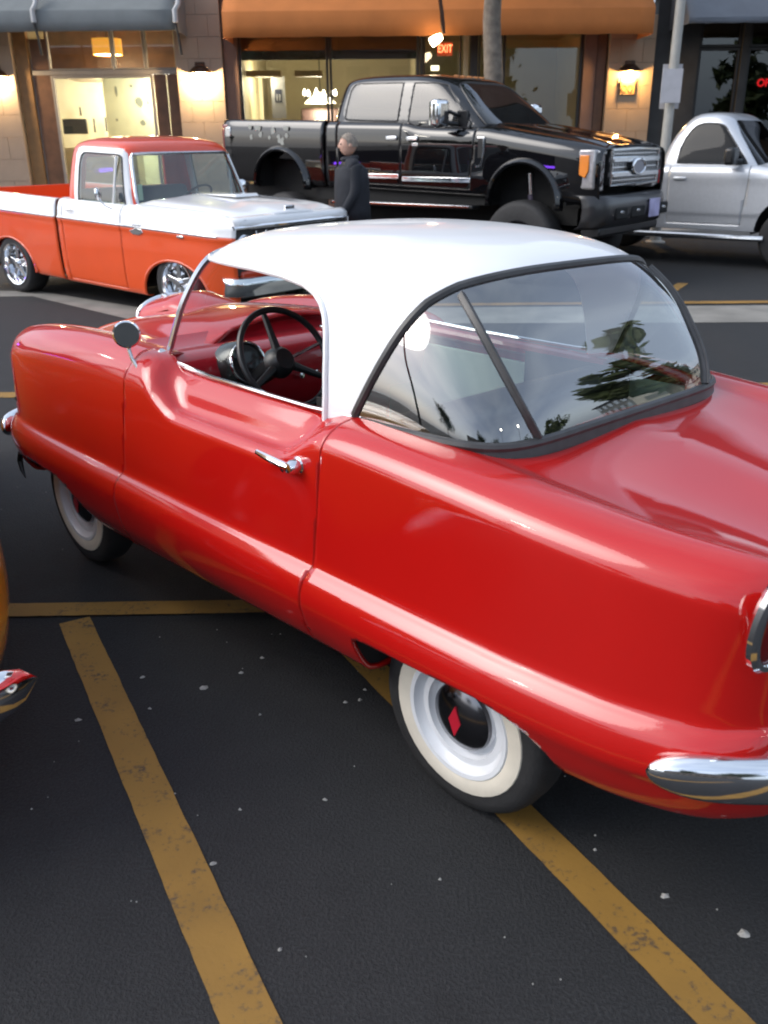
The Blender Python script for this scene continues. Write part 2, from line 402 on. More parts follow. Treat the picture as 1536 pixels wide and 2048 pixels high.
def road_paint(name, col, wear=.37):
    m, t, b = _new(name)
    co = t.nodes.new('ShaderNodeTexCoord')
    def noise(sc, det=6):
        n = t.nodes.new('ShaderNodeTexNoise'); n.inputs['Scale'].default_value = sc; n.inputs['Detail'].default_value = det; n.inputs['Roughness'].default_value = .65
        t.links.new(co.outputs['Object'], n.inputs['Vector']); return n
    a = noise(9); f = noise(70); g = noise(1.3, 3)
    r1 = t.nodes.new('ShaderNodeValToRGB'); r1.color_ramp.elements[0].position = .3; r1.color_ramp.elements[1].position = .7
    r1.color_ramp.elements[0].color = (*[c * .62 for c in col], 1); r1.color_ramp.elements[1].color = (*[c * 1.15 for c in col], 1)
    t.links.new(g.outputs['Fac'], r1.inputs[0])
    s = t.nodes.new('ShaderNodeMath'); s.operation = 'MULTIPLY'; t.links.new(a.outputs['Fac'], s.inputs[0]); t.links.new(f.outputs['Fac'], s.inputs[1])
    r2 = t.nodes.new('ShaderNodeValToRGB'); r2.color_ramp.elements[0].position = wear * .38; r2.color_ramp.elements[1].position = wear * .38 + .07
    r2.color_ramp.elements[0].color = (1, 1, 1, 1); r2.color_ramp.elements[1].color = (0, 0, 0, 1)
    t.links.new(s.outputs[0], r2.inputs[0])
    mm = t.nodes.new('ShaderNodeMixRGB'); t.links.new(r2.outputs[0], mm.inputs[0]); t.links.new(r1.outputs[0], mm.inputs[1]); mm.inputs[2].default_value = (.085, .055, .028, 1)
    t.links.new(mm.outputs[0], b.inputs['Base Color']); b.inputs['Roughness'].default_value = .7
    bp = t.nodes.new('ShaderNodeBump'); bp.inputs['Strength'].default_value = .3; bp.inputs['Distance'].default_value = .004
    t.links.new(f.outputs['Fac'], bp.inputs['Height']); t.links.new(bp.outputs[0], b.inputs['Normal'])
    return m
ASPH = asphalt(); YPAINT = road_paint('worn_yellow_paint', (.29, .155, .026)); CONC = mat('gutter_concrete', (.20, .19, .17), .85, var=.2, vscale=3, bump=.3, bscale=40, detail=8)
def flat(name, poly, z, mt, kind='structure', parent=None):
    q = MB(); n = len(poly)
    q.add([(x, y, z) for x, y in poly], [tuple(range(n))]); o = q.build(name, mt, parent, smooth=False, recalc=False)
    if o.data.polygons[0].normal.z < 0: o.data.flip_normals()
    if parent is None: tag(o, kind=kind)
    return o
ground = flat('ground', [(-400, -400), (400, -400), (400, 400), (-400, 400)], 0.0, ASPH)
def strip(p, q_, w_):
    p = Vector(p); q_ = Vector(q_); d = (q_ - p).normalized(); n = Vector((-d.y, d.x)) * w_ / 2
    # slightly uneven edges
    N = max(2, int((q_ - p).length / .045)); a = []; c = []
    for i in range(N + 1):
        pt = p + (q_ - p) * i / N; a.append(pt + n * (1 + random.uniform(-.03, .02))); c.append(pt - n * (1 + random.uniform(-.03, .02)))
    return [tuple(v) for v in a + c[::-1]]
def painted(name, p, q_, w_, z):
    poly = strip(p, q_, w_); m_ = len(poly) // 2; q = MB()
    q.add([(x, y, z) for x, y in poly], [(i, i + 1, 2 * m_ - 2 - i, 2 * m_ - 1 - i) for i in range(m_ - 1)])
    o = q.build(name, YPAINT, None, smooth=False, recalc=True)
    if o.data.polygons[0].normal.z < 0: o.data.flip_normals()
    return tag(o, kind='structure')
dA = Vector((-.285 + 1.185, 1.29 - 2.98)).normalized()
painted('parking_line', (-1.185, 2.98), tuple(Vector((-1.185, 2.98)) + dA * 5.0), .115, .004)
dB = Vector((.69 - .335, 1.28 - 1.93)).normalized()
painted('parking_line', tuple(Vector((.335, 1.93)) - dB * 1.2), tuple(Vector((.335, 1.93)) + dB * 3.6), .105, .004)
painted('parking_line', (-7.0, 2.99), (-.25, 3.075), .105, .008)
painted('parking_line', (-14, 6.20), (16, 6.50), .15, .004)
painted('parking_line', (-1.0, 9.98), (14, 9.86), .16, .008)
painted('parking_line', (3.30, 10.52), (3.78, 11.40), .13, .004)
# concrete valley gutter between the stalls and the aisle
flat('gutter', [(-14, 10.75), (-4.2, 10.88), (-2.65, 9.32), (-1.0, 8.95), (3.1, 8.80), (20, 8.62), (20, 9.62), (3.3, 9.75), (-1.0, 9.85), (-2.5, 9.85), (-4.3, 11.30), (-14, 11.55)], .0035, CONC)
# kerb and sidewalk in front of the shops
WALLY = 20.0
CONC2 = mat('sidewalk_concrete', (.26, .24, .215), .85, var=.15, vscale=2, bump=.2, bscale=30, detail=8)
q = MB(); q.box(-60, 60, 17.15, 60, 0.001, .14); tag(q.build('sidewalk', CONC2, None, smooth=False), kind='structure')
q = MB(); q.box(-60, 60, 17.0, 17.148, 0.001, .143); tag(q.build('kerb', mat('kerb_concrete', (.30, .29, .27), .85, var=.2, vscale=3), None, bevel=.02), kind='structure')
# pale flecks of gum and grit on the asphalt
GUM = mat('pale_gum', (.30, .29, .27), .8, var=.25, vscale=30)
fl = MB(); FL = [(408, 1376, .020), (157, 1440, .013), (286, 1355, .012), (524, 1316, .010), (482, 1346, .010), (720, 1400, .010), (690, 1405, .009), (300, 1418, .008), (650, 1600, .008), (520, 1430, .006), (425, 1728, .011), (1330, 1792, .013), (1488, 1868, .018), (480, 1620, .006), (560, 1900, .008), (730, 1380, .008), (1190, 1700, .006), (880, 1760, .006)]
for (u, v, r_) in FL:
    p = on_z(u, v); n = random.randint(6, 9); z = .0045 + random.random() * .0008
    pts = []
    for k in range(n):
        a = 2 * math.pi * k / n; rr = r_ * random.uniform(.55, 1.1); pts.append((p.x + rr * math.cos(a), p.y + rr * .8 * math.sin(a), z - .004))
    fl.add(pts + [(p.x, p.y, z + .003)], [(k, (k + 1) % n, n) for k in range(n)])
for k in range(260):
    p = Vector((random.uniform(-2.2, 2.4), random.uniform(.9, 6.0))); r_ = random.uniform(.0015, .0035); z = .0045
    pts = [(p.x + r_ * math.cos(a), p.y + r_ * math.sin(a), .0005) for a in (0, 1.3, 2.5, 3.7, 5)]
    fl.add(pts + [(p.x, p.y, z)], [(i, (i + 1) % 5, 5) for i in range(5)])
o = fl.build('grit', GUM, None, smooth=False); tag(o, 'pale specks of gum and grit scattered on the asphalt', 'grit', kind='stuff')
# ------------------------------------------------------------------ red two-tone coupe
def build_metro():
    TH = 2.32935017
    car = empty('vintage_coupe', (0.649774796, 2.38274593, 0), TH, 'small red vintage coupe with white hardtop and whitewall tyres', 'car')
    MW = Matrix.Translation(car.location) @ Matrix.Rotation(TH, 4, 'Z'); MI = MW.inverted()
    # ---- body control net (X forward from the rear axle, Y left, Z up; metres)
    xs = [-.785, -.765, -.72, -.62, -.45, -.2, .1, .30, .42, .50, .56, .64, .80, 1.0, 1.14, 1.22, 1.275, 1.33, 1.42, 1.6, 1.85, 2.1, 2.32, 2.48, 2.58, 2.65, 2.69, 2.705]
    T = lambda px, pv: tab(px, pv, np.array(xs))
    wl = T([-.785, -.765, -.72, -.62, -.45, -.2, .1, .6, 1.4, 2.0, 2.32, 2.48, 2.58, 2.65, 2.69, 2.705], [.58, .645, .695, .735, .765, .781, .785, .787, .787, .783, .772, .752, .725, .685, .62, .55])
    zb = T([-.785, -.62, -.45, -.2, .1, .5, 1.0, 1.6, 2.1, 2.4, 2.6, 2.705], [.385, .352, .335, .33, .325, .32, .305, .285, .285, .31, .36, .42])
    zc = T([-.785, -.765, -.72, -.62, -.45, -.2, .1, .4, 1.3, 1.5, 1.8, 2.1, 2.32, 2.48, 2.58, 2.65, 2.69, 2.705], [.85, .895, .920, .934, .944, .962, .984, .998, 1.02, 1.035, 1.035, 1.02, .995, .965, .935, .895, .84, .79])
    zr = T([-.785, -.72, -.45, 0, 2.2, 2.55, 2.705], [.60, .575, .558, .556, .556, .553, .55])    # top of the lower bulge
    zF = T([-.785, -.74, -.6, -.4, -.2, .05, .4, 1.3, 1.45, 1.6, 1.9, 2.1, 2.35, 2.5, 2.6, 2.66, 2.705], [.75, .80, .85, .89, .925, .962, .972, .99, 1.03, 1.045, 1.03, 1.005, .955, .92, .88, .82, .74])
    dp = T([-.785, .30, .42, .50, .56, .64, .70, 1.14, 1.22, 1.275, 1.33, 1.42, 2.705], [0, 0, 0.02, .30, .78, 1, 1, 1, .93, .45, .04, 0, 0])   # belt-line dip in the door
    dp = np.clip(dp, 0, 1)
    fr = np.clip((np.array(xs) - 1.2) / .25, 0, 1); fr = fr * fr * (3 - 2 * fr)
    net = []
    for i, x in enumerate(xs):
        W = wl[i]; k = min(1, W / .78); S_ = W - .042; z = zc[i]; bz = zb[i]; R = zr[i]
        e = (W - .785)
        rear = [(.743 + e, z - .075), (.722 + e, z - .032), (.662 + e, z - .004), (.60 + e * .8, z - .002), (.52 + e * .6, z - .016 - .035 * max(0, -x)), (.30 * k, zF[i]), (0, zF[i] + .012)]
        frnt = [(.738 + e, z - .11), (.710 + e, z - .045), (.650 + e, z - .006), (.57 + e * .8, z - .012), (.455 + e * .5, min(z, zF[i]) - .045), (.27 * k, zF[i] + .004), (0, zF[i] + .03)]
        dip = [(.741 + e, .838), (.722 + e, .866), (.684 + e, .876), (.652, .938), (.612, .975), (.30, .975), (0, .975)]
        top = []
        for a, b_, c_ in zip(rear, frnt, dip):
            y0 = a[0] + (b_[0] - a[0]) * fr[i]; z0 = a[1] + (b_[1] - a[1]) * fr[i]
            top.append((y0 + (c_[0] - y0) * dp[i], z0 + (c_[1] - z0) * dp[i]))
        A = top[0]
        zs1 = R + .033; low = [(.50 * k, bz + .01), (W - .085, bz - .004), (W - .05, bz + .035), (W - .018, bz + .10), (W, max(.478, bz + .13)), (W - .006, R - .012), (W - .022, R + .012), (S_ + .002, zs1)]
        zz = A[1]
        mid = [(S_ - .001, zs1 + .03), (S_ - .001 + (A[0] - S_) * .2, zs1 + (zz - zs1) * .40), (S_ + (A[0] - S_) * .6, zs1 + (zz - zs1) * .76)]
        net.append([(x, y, zv) for y, zv in low + mid + top])
    net = np.array(net)
    # blunt nose and tail: pull the profile ends towards the middle
    tj = np.cumsum([0] + [float(np.linalg.norm(net[6, j + 1, 1:] - net[6, j, 1:])) for j in range(net.shape[1] - 1)])
    su = []
    for a, b_ in zip(xs[:-1], xs[1:]):
        n = max(2, int(round((b_ - a) / .022)))
        su += [a + (b_ - a) * i / n for i in range(n)]
    su.append(xs[-1])
    G = sheet(net, xs, tj, np.array(su), up(tj, 5)); G = smooth_u(G, 6, .5)
    for i in range(len(su)): G[i, :, 0] = su[i]
    G[:, -1, 1] = 0
    F = mirror_grid(G)
    m = MB(); m.grid(F)
    b = m.bm()
    # end caps
    nv = F.shape[1]; b.verts.ensure_lookup_table()
    for row in (0, len(su) - 1):
        try: b.faces.new([b.verts[row * nv + j] for j in range(nv)])
        except ValueError: pass
    bmesh.ops.recalc_face_normals(b, faces=b.faces[:])
    # wheel openings
    rear_open = [(.272, .05), (.272, .425), (.262, .445), (.235, .456), (.02, .463), (-.17, .474), (-.25, .463), (-.305, .434), (-.343, .398), (-.372, .345), (-.385, .28), (-.39, .05)]
    front_open = [(2.52, .05), (2.50, .36), (2.46, .415), (2.40, .445), (2.20, .455), (2.02, .447), (1.93, .41), (1.86, .37), (1.80, .33), (1.755, .29), (1.75, .05)]
    for op in (rear_open, front_open):
        fs = cut(b, [f for f in b.faces if abs(f.calc_center_median().y) > .40 and f.calc_center_median().z < .62], op)
        bmesh.ops.delete(b, geom=fs, context='FACES')
    # cabin opening
    cab = hull([(.035, -.42), (.035, .42), (.09, .52), (.26, .575), (.5, .60), (1.0, .612), (1.36, .605), (1.42, .50), (1.50, .25), (1.52, 0), (1.50, -.25), (1.42, -.5), (1.36, -.605), (1.0, -.612), (.5, -.60), (.26, -.575), (.09, -.52)])
    fs = cut(b, [f for f in b.faces if f.calc_center_median().z > .9], cab, axes=(0, 1))
    bmesh.ops.delete(b, geom=fs, context='FACES')
    # doors
    bvh = BVHTree.FromBMesh(b)
    dpoly = [(.385, 1.2), (.398, 1.05), (.502, .20), (1.525, .20), (1.532, .50), (1.43, .93), (1.40, 1.2)]
    for sgn in (1, -1):
        fs = cut(b, [f for f in b.faces if f.calc_center_median().y * sgn > .4], dpoly)
        d = split_off(b, fs)
        ins = set(cut(d, d.faces[:], inset(dpoly, .004)))
        bmesh.ops.delete(d, geom=[f for f in d.faces if f not in ins], context='FACES')
        door = from_bm(d, 'door', RED, car, recalc=False, angle=50, solid=.014)
        if sgn > 0: near_door = door
        # inner trim panel: pale vinyl with a red upper rail
        q = MB(); q.box(.46, 1.40, .600 * sgn - .006, .600 * sgn + .006, .40, .90); q.build('door_trim', MINT, door, bevel=.004)
        q = MB(); q.tube([(.44, .603 * sgn, .945), (.8, .605 * sgn, .95), (1.38, .605 * sgn, .955)], .024, 10); q.build('door_rail', DASHRED, door)
        q = MB(); q.tube([(.40, .612 * sgn, .992), (.60, .622 * sgn, .984), (.80, .622 * sgn, .983), (1.1, .622 * sgn, .983), (1.30, .612 * sgn, .990), (1.39, .606 * sgn, .995)], .0075, 8); q.build('window_sill_strip', CHROME, door)
    body = from_bm(b, 'body', RED, car, recalc=False, angle=50, solid=.014)
    # inner panels close the view through the door gaps and the wheel openings
    q = MB()
    for s in (1, -1):
        q.box(.30, 1.60, .655 * s - .004, .655 * s + .004, .33, .86)
        q.box(.28, .72, .50 * s - .004, .50 * s + .004, .33, .97)
    q.box(-.55, 2.45, -.42, .42, .33, .35)
    for x0, x1 in ((-.47, .285), (1.74, 2.535)):
        for s in (1, -1):
            q.box(x0, x1, .43 * s - .005, .43 * s + .005, .30, .66)
        q.box(x0, x1, -.70, .70, .645, .66)
        for xx in (x0, x1): q.box(xx - .008, xx + .008, -.62, .62, .40, .66)
    for s in (1, -1):                  # splash panels just inside the sill at the wheel openings
        for xa, xb, zo in ((.281, .296, 0), (1.730, 1.745, -.035)):
            q.prism([(.43 * s, .322 + zo), (.685 * s, .322 + zo), (.72 * s, .36 + zo), (.752 * s, .42 + zo), (.755 * s, .50), (.43 * s, .62)], xa, xb, axes=(1, 2, 0))
    q.build('underbody', UNDER, car, smooth=False)

    # ---- greenhouse dome
    lv = [.945, .99, 1.06, 1.15, 1.24, 1.305, 1.35, 1.385, 1.413, 1.430, 1.441, 1.447]
    Wd = [.634, .632, .624, .608, .584, .553, .517, .467, .395, .305, .19, 0]
    Xr = [-.045, -.034, -.010, .038, .086, .134, .180, .24, .325, .42, .53, .70]
    Xf = [1.53, 1.51, 1.475, 1.435, 1.395, 1.365, 1.338, 1.295, 1.21, 1.09, .95, .70]
    En = [8, 8, 7.5, 6.5, 5.4, 4.5, 3.8, 3.3, 2.8, 2.5, 2.2, 2.0]
    Ef = [7, 7, 7, 7, 6.5, 6, 5, 4, 3.2, 2.6, 2.2, 2.0]
    tl = np.cumsum([0] + [math.hypot(math.hypot(lv[i + 1] - lv[i], Wd[i + 1] - Wd[i]), .5 * (Xr[i + 1] - Xr[i])) for i in range(len(lv) - 1)])
    tu = up(tl, 6); D = makima(tl, np.array([lv, Wd, Xr, Xf, En, Ef]).T, tu)
    NA = 240; dome = []
    for (zz, W, xr, xf, en, ef) in D:
        row = []; cx = (xr + xf) / 2; hx = (xf - xr) / 2; W = max(W, 0)
        for k in range(NA):
            a = 2 * math.pi * k / NA; c, s = math.cos(a), math.sin(a)
            # superellipse in polar form keeps the points evenly spread; different corners front and rear
            n_ = en if c > 0 else ef
            rr = (abs(c) ** n_ + abs(s) ** n_) ** (-1 / n_)
            x = cx - hx * rr * c; y = W * rr * s
            u_ = min(1, max(0, (.72 - x) / .72)); u_ = u_ * u_ * (3 - 2 * u_)
            row.append((x, y * (1 - .055 * u_), zz))
        dome.append(row)
    m = MB(); m.grid([[dome[i][k] for i in range(len(dome))] for k in range(NA)], closed_u=True)
    rb = m.bm(); bmesh.ops.remove_doubles(rb, verts=rb.verts[:], dist=1e-5); bmesh.ops.recalc_face_normals(rb, faces=rb.faces[:])
    dome_bvh = BVHTree.FromBMesh(rb)
    def on_dome(u, v):
        o = MI @ CAM_C; d = (MI.to_3x3() @ ray(u, v)); h = dome_bvh.ray_cast(o, d); return h[0], h[1]
    rear_poly = [(.47, .90), (.435, .965), (.413, 1.008), (.374, 1.084), (.334, 1.164), (.302, 1.241), (.276, 1.295), (.243, 1.332), (.19, 1.362), (0, 1.41), (-.4, 1.45), (-.4, .90)]
    fs = cut(rb, rb.faces[:], rear_poly); gb = split_off(rb, fs)
    fs = cut(gb, gb.faces[:], [(-1, .984), (2, .984), (2, .5), (-1, .5)]); foot = split_off(gb, fs)
    glass_loop = rims(gb)
    fs = cut(rb, rb.faces[:], [(1.435, .90), (1.405, .99), (1.36, 1.12), (1.315, 1.25), (1.288, 1.328), (1.33, 1.345), (1.8, 1.345), (1.8, .90)]); wb = split_off(rb, fs)
    win = [(.53, .90), (.535, 1.03), (.548, 1.13), (.560, 1.19), (.578, 1.235), (.604, 1.264), (.645, 1.288), (.70, 1.303), (.80, 1.315), (.95, 1.323), (1.288, 1.329), (1.36, 1.12), (1.405, .99), (1.435, .90)]
    for s in (1, -1):
        fs = cut(rb, [f for f in rb.faces if f.calc_center_median().y * s > .3], win)
        bmesh.ops.delete(rb, geom=fs, context='FACES')
    roof_loops = rims(rb)
    roof = from_bm(rb, 'roof', WHITE, car, recalc=False, angle=50, solid=.016)
    # headliner is the roof's inner skin; rear window in three panes
    zt = lambda p: p
    top_n, _ = on_dome(903, 592); bot_n, _ = on_dome(1056, 872)
    def bar_pts(t0, t1):
        r = []
        for i in range(13):
            t = i / 12; u = 908 + (1066 - 908) * t; v = 600 + (886 - 600) * t
            h, n = on_dome(u, v)
            if h is not None: r.append(h)
        return r
    bar = bar_pts(0, 1)
    # split the glass along the divider (a plane through the bar)
    p0, p1 = bar[0], bar[-1]; pm = bar[len(bar) // 2]
    nrm = (p1 - p0).cross(dome_bvh.find_nearest(pm)[1]).normalized()
    if nrm.x * 1 < 0: nrm = -nrm
    panes = []
    for sgn in (1, -1):
        n2 = Vector((nrm.x, nrm.y * sgn, nrm.z)); c2 = Vector((pm.x, pm.y * sgn, pm.z))
        bmesh.ops.bisect_plane(gb, geom=gb.faces[:] + gb.edges[:] + gb.verts[:], plane_co=c2, plane_no=n2, dist=1e-6)
        side = [f for f in gb.faces if (f.calc_center_median() - c2).dot(n2) > 0 and f.calc_center_median().y * sgn > 0]
        panes.append(split_off(gb, side))
    panes.append(gb)
    for p in panes: from_bm(p, 'rear_window_pane', glass('rear_glass', (.70, .78, .77), 3.0, base=.11), car, recalc=False, angle=0)
    from_bm(foot, 'window_foot_seal', SEAL, car, recalc=False, angle=50, solid=-.004)
    for lp in glass_loop:
        q = MB(); q.tube(thin(lp, .012), .0125, 8, closed=True); gs = q.build('rear_window_seal', SEAL, car)
    for sgn in (1, -1):
        q = MB(); pts = [Vector((p.x, p.y * sgn, p.z)) for p in bar]
        off = [dome_bvh.find_nearest(Vector((p.x, p.y, p.z)))[1] for p in bar]
        q.tube([pp for pp in pts], .0115, 8); q.build('window_divider', SEAL, car)
        q = MB(); q.tube([pp + Vector((o.x, o.y * sgn, o.z)) * .011 for pp, o in zip(pts, off)], .005, 6); q.build('divider_bead', SEAL, car)
    # windshield
    wloops = rims(wb)
    from_bm(wb, 'windshield', glass('windshield_glass', (.86, .9, .88), 2.0), car, recalc=False, angle=0)
    for lp in wloops:
        q = MB(); q.tube(thin(lp, .012), .011, 8, closed=True); q.build('windshield_frame', DULLCHROME, car)
    # white lip around the door window opening
    for sgn in (1, -1):
        pts = []
        for lp in roof_loops:
            for p in lp:
                if p.y * sgn > .3 and .50 < p.x < 1.285 and p.z < 1.3292: pts.append(p)
        pts.sort(key=lambda p: p.x + p.z)
        q = MB(); q.tube([p + Vector((0, .002 * sgn, 0)) for p in thin(pts, .014)], .0085, 8); q.build('window_bead', WHITE, car)
        
    # ---- pillar foot knobs, mirror, handle
    q = MB(); q.tube([(1.43, .628, .985), (1.405, .626, .99), (1.385, .618, 1.02)], [.017, .022, .016], 10); q.build('windshield_clamp', DULLCHROME, car)
    # round door mirror on a bent stem
    mc = Vector((1.432, .722, 1.085)); nb = MB(); mdir = Vector((-.80, .50, -.06)).normalized()
    nb.lathe([(0, -.030), (.024, -.028), (.040, -.015), (.046, -.002), (.046, .004), (.041, .006)], axis_o=mc, axis=mdir, n=28)
    mr = nb.build('door_mirror', CHROME, car)
    q = MB(); q.lathe([(.041, .0055), (0, .0055)], axis_o=mc, axis=mdir, n=28); q.build('mirror_glass', mat('mirror_silver', (.75, .78, .76), .02, metal=1, var=.01), mr)
    q = MB(); q.tube([mc - mdir * .02 + Vector((0, 0, -.045)), (1.44, .715, 1.03), (1.43, .712, 1.0), (1.40, .712, .978), (1.385, .716, .962)], .0065, 8); q.build('mirror_stem', DULLCHROME, mr)
    q = MB(); q.lathe([(0, .014), (.016, .012), (.024, .0), (.024, -.01)], axis_o=(1.385, .712, .958), axis=(0, .8, .6), n=18); q.build('mirror_base', CHROME, mr)
    # door handle
    for sgn in (1, -1):
        yh = .748
        q = MB(); q.tube([(.660, (yh + .022) * sgn, .872), (.60, (yh + .027) * sgn, .869), (.54, (yh + .028) * sgn, .866), (.515, (yh + .026) * sgn, .865)], [.008, .011, .012, .009], 10)
        hd = q.build('door_handle', CHROME, car)
        q = MB(); q.lathe([(0, .034), (.014, .032), (.02, .02), (.02, 0), (.026, -.006)], axis_o=(.512, yh * sgn, .863), axis=(0, sgn, 0), n=20); q.build('lock_button', CHROME, hd)
        q = MB(); q.tube([(.545, (yh - .004) * sgn, .858), (.545, (yh + .026) * sgn, .848)], .007, 8); q.build('handle_post', CHROME, hd)
    # ---- tail lights, bumpers, head lights
    for sgn in (1, -1):
        q = MB(); c = Vector((-.740, .652 * sgn, .868)); pts = []
        ring = []
        for k in range(28):
            a = 2 * math.pi * k / 28; ring.append(c + Vector((-.012 * math.cos(a) - .03 * abs(math.sin(a)) * 0, .058 * math.sin(a) , .104 * math.cos(a))) + Vector((-.03 * (math.sin(a) * -sgn * .5 + .5), 0, 0)))
        q.tube(ring, .0135, 8, closed=True); tl_ = q.build('tail_light', CHROME, car)
        q = MB(); N = 7
        for i in range(N): 
            f = 1 - i / (N - 1); row = [(p - c) * (.05 + .95 * math.sin(f * math.pi / 2)) + c + Vector((-.04 * (1 - f), 0, 0)) for p in ring]; pts.append(row + [row[0]])
        q.grid(pts); q.build('lens', mat('tail_lens_red', (.16, .003, .004), .12, coat=1, var=.1), tl_)
    # rear bumper: round bar wrapping the corners
    def bumper(xc, z, sgn_x, name, half, wrap, r):
        path = []
        TT = np.sin(np.linspace(-math.pi / 2, math.pi / 2, 61)); TT = [math.copysign(1 - (1 - abs(v)) ** 1.0, v) for v in TT]
        for t in TT:
            y = t * half; u = abs(t)
            x = xc - sgn_x * wrap * max(0, (u - .45) / .55) ** 2.3
            path.append((x, y * (1 - .0 * u), z))
        q = MB(); rings = []
        for i, p in enumerate(path):
            e = math.sqrt(max(1e-4, 1 - max(0, (abs(TT[i]) - .88) / .12) ** 2.4))
            a = path[max(0, i - 1)]; c = path[min(60, i + 1)]; d = Vector((c[0] - a[0], c[1] - a[1], 0)).normalized(); n = Vector((d.y, -d.x, 0)) * (1 if sgn_x > 0 else 1)
            rings.append([Vector(p) + n * (r * .62 * e * math.cos(q2)) + Vector((0, 0, r * e * math.sin(q2))) for q2 in np.linspace(0, 2 * math.pi, 19)])
        q.grid(rings); return q.build(name, CHROME, car, angle=70)
    bumper(-.89, .512, -1, 'rear_bumper', .770, .29, .053)
    bumper(2.84, .50, 1, 'front_bumper', .73, .20, .055)
    for y in (-.4, .4):
        for (x0, x1) in ((-.88, -.70), (2.62, 2.82)):
            q = MB(); q.box(x0, x1, y - .02, y + .02, .47, .53); q.build('bumper_bracket', UNDER, car, bevel=.004)
    q = MB(); q.tube([(2.56, .70, .40), (2.585, .70, .36), (2.575, .70, .315), (2.55, .70, .285)], [.014, .013, .010, .003], 8); q.build('front_bumper_hook', BLACK, car)
    for sgn in (1, -1):
        q = MB(); q.lathe([(.100, .0), (.106, .012), (.098, .026), (.088, .024)], axis_o=(2.645, .545 * sgn, .80), axis=(1, .12 * sgn, .05), n=32); hl = q.build('head_light', CHROME, car)
        q = MB(); q.lathe([(.09, .022), (.06, .045), (0, .055)], axis_o=(2.645, .545 * sgn, .80), axis=(1, .12 * sgn, .05), n=32); q.build('lens', mat('headlamp_glass', (.7, .72, .72), .08, coat=1, metal=.4), hl)
    # grille
    q = MB(); q.tube([(2.70, .30 * math.cos(a), .66 + .07 * math.sin(a)) for a in np.linspace(0, 2 * math.pi, 33)[:-1]], .016, 8, closed=True); gr = q.build('grille', CHROME, car)
    q = MB(); q.box(2.68, 2.70, -.27, .27, .645, .675); q.build('grille_bar', CHROME, gr, bevel=.006)
    # hood scoop and winged ornament
    q = MB(); rows = []
    for i in range(13):
        t = i / 12; x = 2.36 - t * .42; hgt = .055 * math.cos(t * math.pi / 2) ** .7 + .004; wd = .17 * (1 - .25 * t)
        zb_ = .985 + .06 * min(1, t * 2.0) * .9 - .02
        rows.append([(x, wd * math.cos(a), zb_ + (hgt + .02) * math.sin(a)) for a in np.linspace(0, math.pi, 17)])
    q.grid(rows); q.add(rows[0], [tuple(range(17))]); sc = q.build('hood_scoop', RED, car)
    q = MB(); q.tube([Vector(p) + Vector((.006, 0, 0)) for p in rows[0]], .010, 8); q.build('scoop_trim', CHROME, sc)
    orn = MB()
    for s in (1, -1):
        for k, (l, zt_, w_) in enumerate(((.17, .055, .016), (.14, .030, .014), (.11, .008, .012))):
            orn.tube([(2.40, .012 * s, 1.045 + .012 * k), (2.36, .05 * s, 1.055 + zt_ * .5), (2.40 - l * .75, .085 * s, 1.058 + zt_), (2.40 - l * 1.25, .10 * s, 1.05 + zt_ * .9)], [.012, w_, w_ * .9, .003], 8)
    orn.tube([(2.36, 0, 1.02), (2.40, 0, 1.05), (2.45, 0, 1.065), (2.475, 0, 1.07)], [.02, .022, .014, .006], 10)
    orn.tube([(2.375, 0, 1.07), (2.39, 0, 1.10), (2.40, 0, 1.125)], [.014, .013, .008], 10)
    ob_ = orn.bm(); [setattr(v, 'co', Vector((2.40, 0, 1.0)) + (v.co - Vector((2.40, 0, 1.04))) * .8) for v in ob_.verts]; from_bm(ob_, 'hood_ornament', CHROME, car)
    # ---- wheels
    for x in (0, 2.159):
        for s in (1, -1):
            wheel(car, (x, .575 * s, .277), s, .277, .13, .158, 'whitewall', steer=0.0)
    for x in (0, 2.159): q = MB(); q.cyl((x, -.5, .29), (x, .5, .29), .035, n=12); q.build('axle', UNDER, car)
    # ---- cabin
    q = MB(); q.box(.16, 1.52, -.585, .585, .35, .36); q.build('cabin_floor', mat('black_carpet', (.012, .012, .012), .95), car)
    rows = []                                # dashboard: rolled red panel
    for y in np.linspace(-.60, .60, 13):
        dx = -.05 * (1 - (abs(y) / .6) ** 2) * 0
        rows.append([(1.56, y * .97, 1.03), (1.50 + dx, y, 1.0), (1.44, y, 1.002), (1.385, y, .997), (1.345, y, .975), (1.325, y, .935), (1.325, y, .86), (1.345, y, .78), (1.40, y, .72)])
    q = MB(); q.grid(rows); ds = q.build('dashboard', DASHRED, car, angle=60)
    q = MB(); q.lathe([(.0, .026), (.062, .026), (.070, .034), (.078, .022), (.084, -.06)], axis_o=(1.30, .36, .955), axis=(-1, 0, .28), n=36); sp = q.build('speedometer', mat('dial_black', (.02, .022, .022), .25, coat=.6), ds)
    sa = Vector((-1, 0, .28)).normalized(); s1 = Vector((0, 1, 0)); s2 = Vector((.28, 0, 1)).normalized()
    q = MB(); q.tube([Vector((1.30, .36, .955)) + sa * .036 + s1 * (.070 * math.cos(a)) + s2 * (.070 * math.sin(a)) for a in np.linspace(0, 2 * math.pi, 37)[:-1]], .005, 8, closed=True); q.build('bezel', CHROME, sp)
    for k, (y, z) in enumerate(((.50, .86), (.46, .82), (.10, .87), (.03, .87), (-.10, .93))):
        q = MB(); q.lathe([(0, .03), (.011, .028), (.013, .0)], axis_o=(1.322, y, z), axis=(-1, 0, .1), n=14); q.build('dash_knob', CHROME if k != 4 else BLACK, ds)
    q = MB(); q.box(1.405, 1.435, -.22, -.10, 1.005, 1.018); q.build('dash_vent', DULLCHROME, ds, bevel=.004)
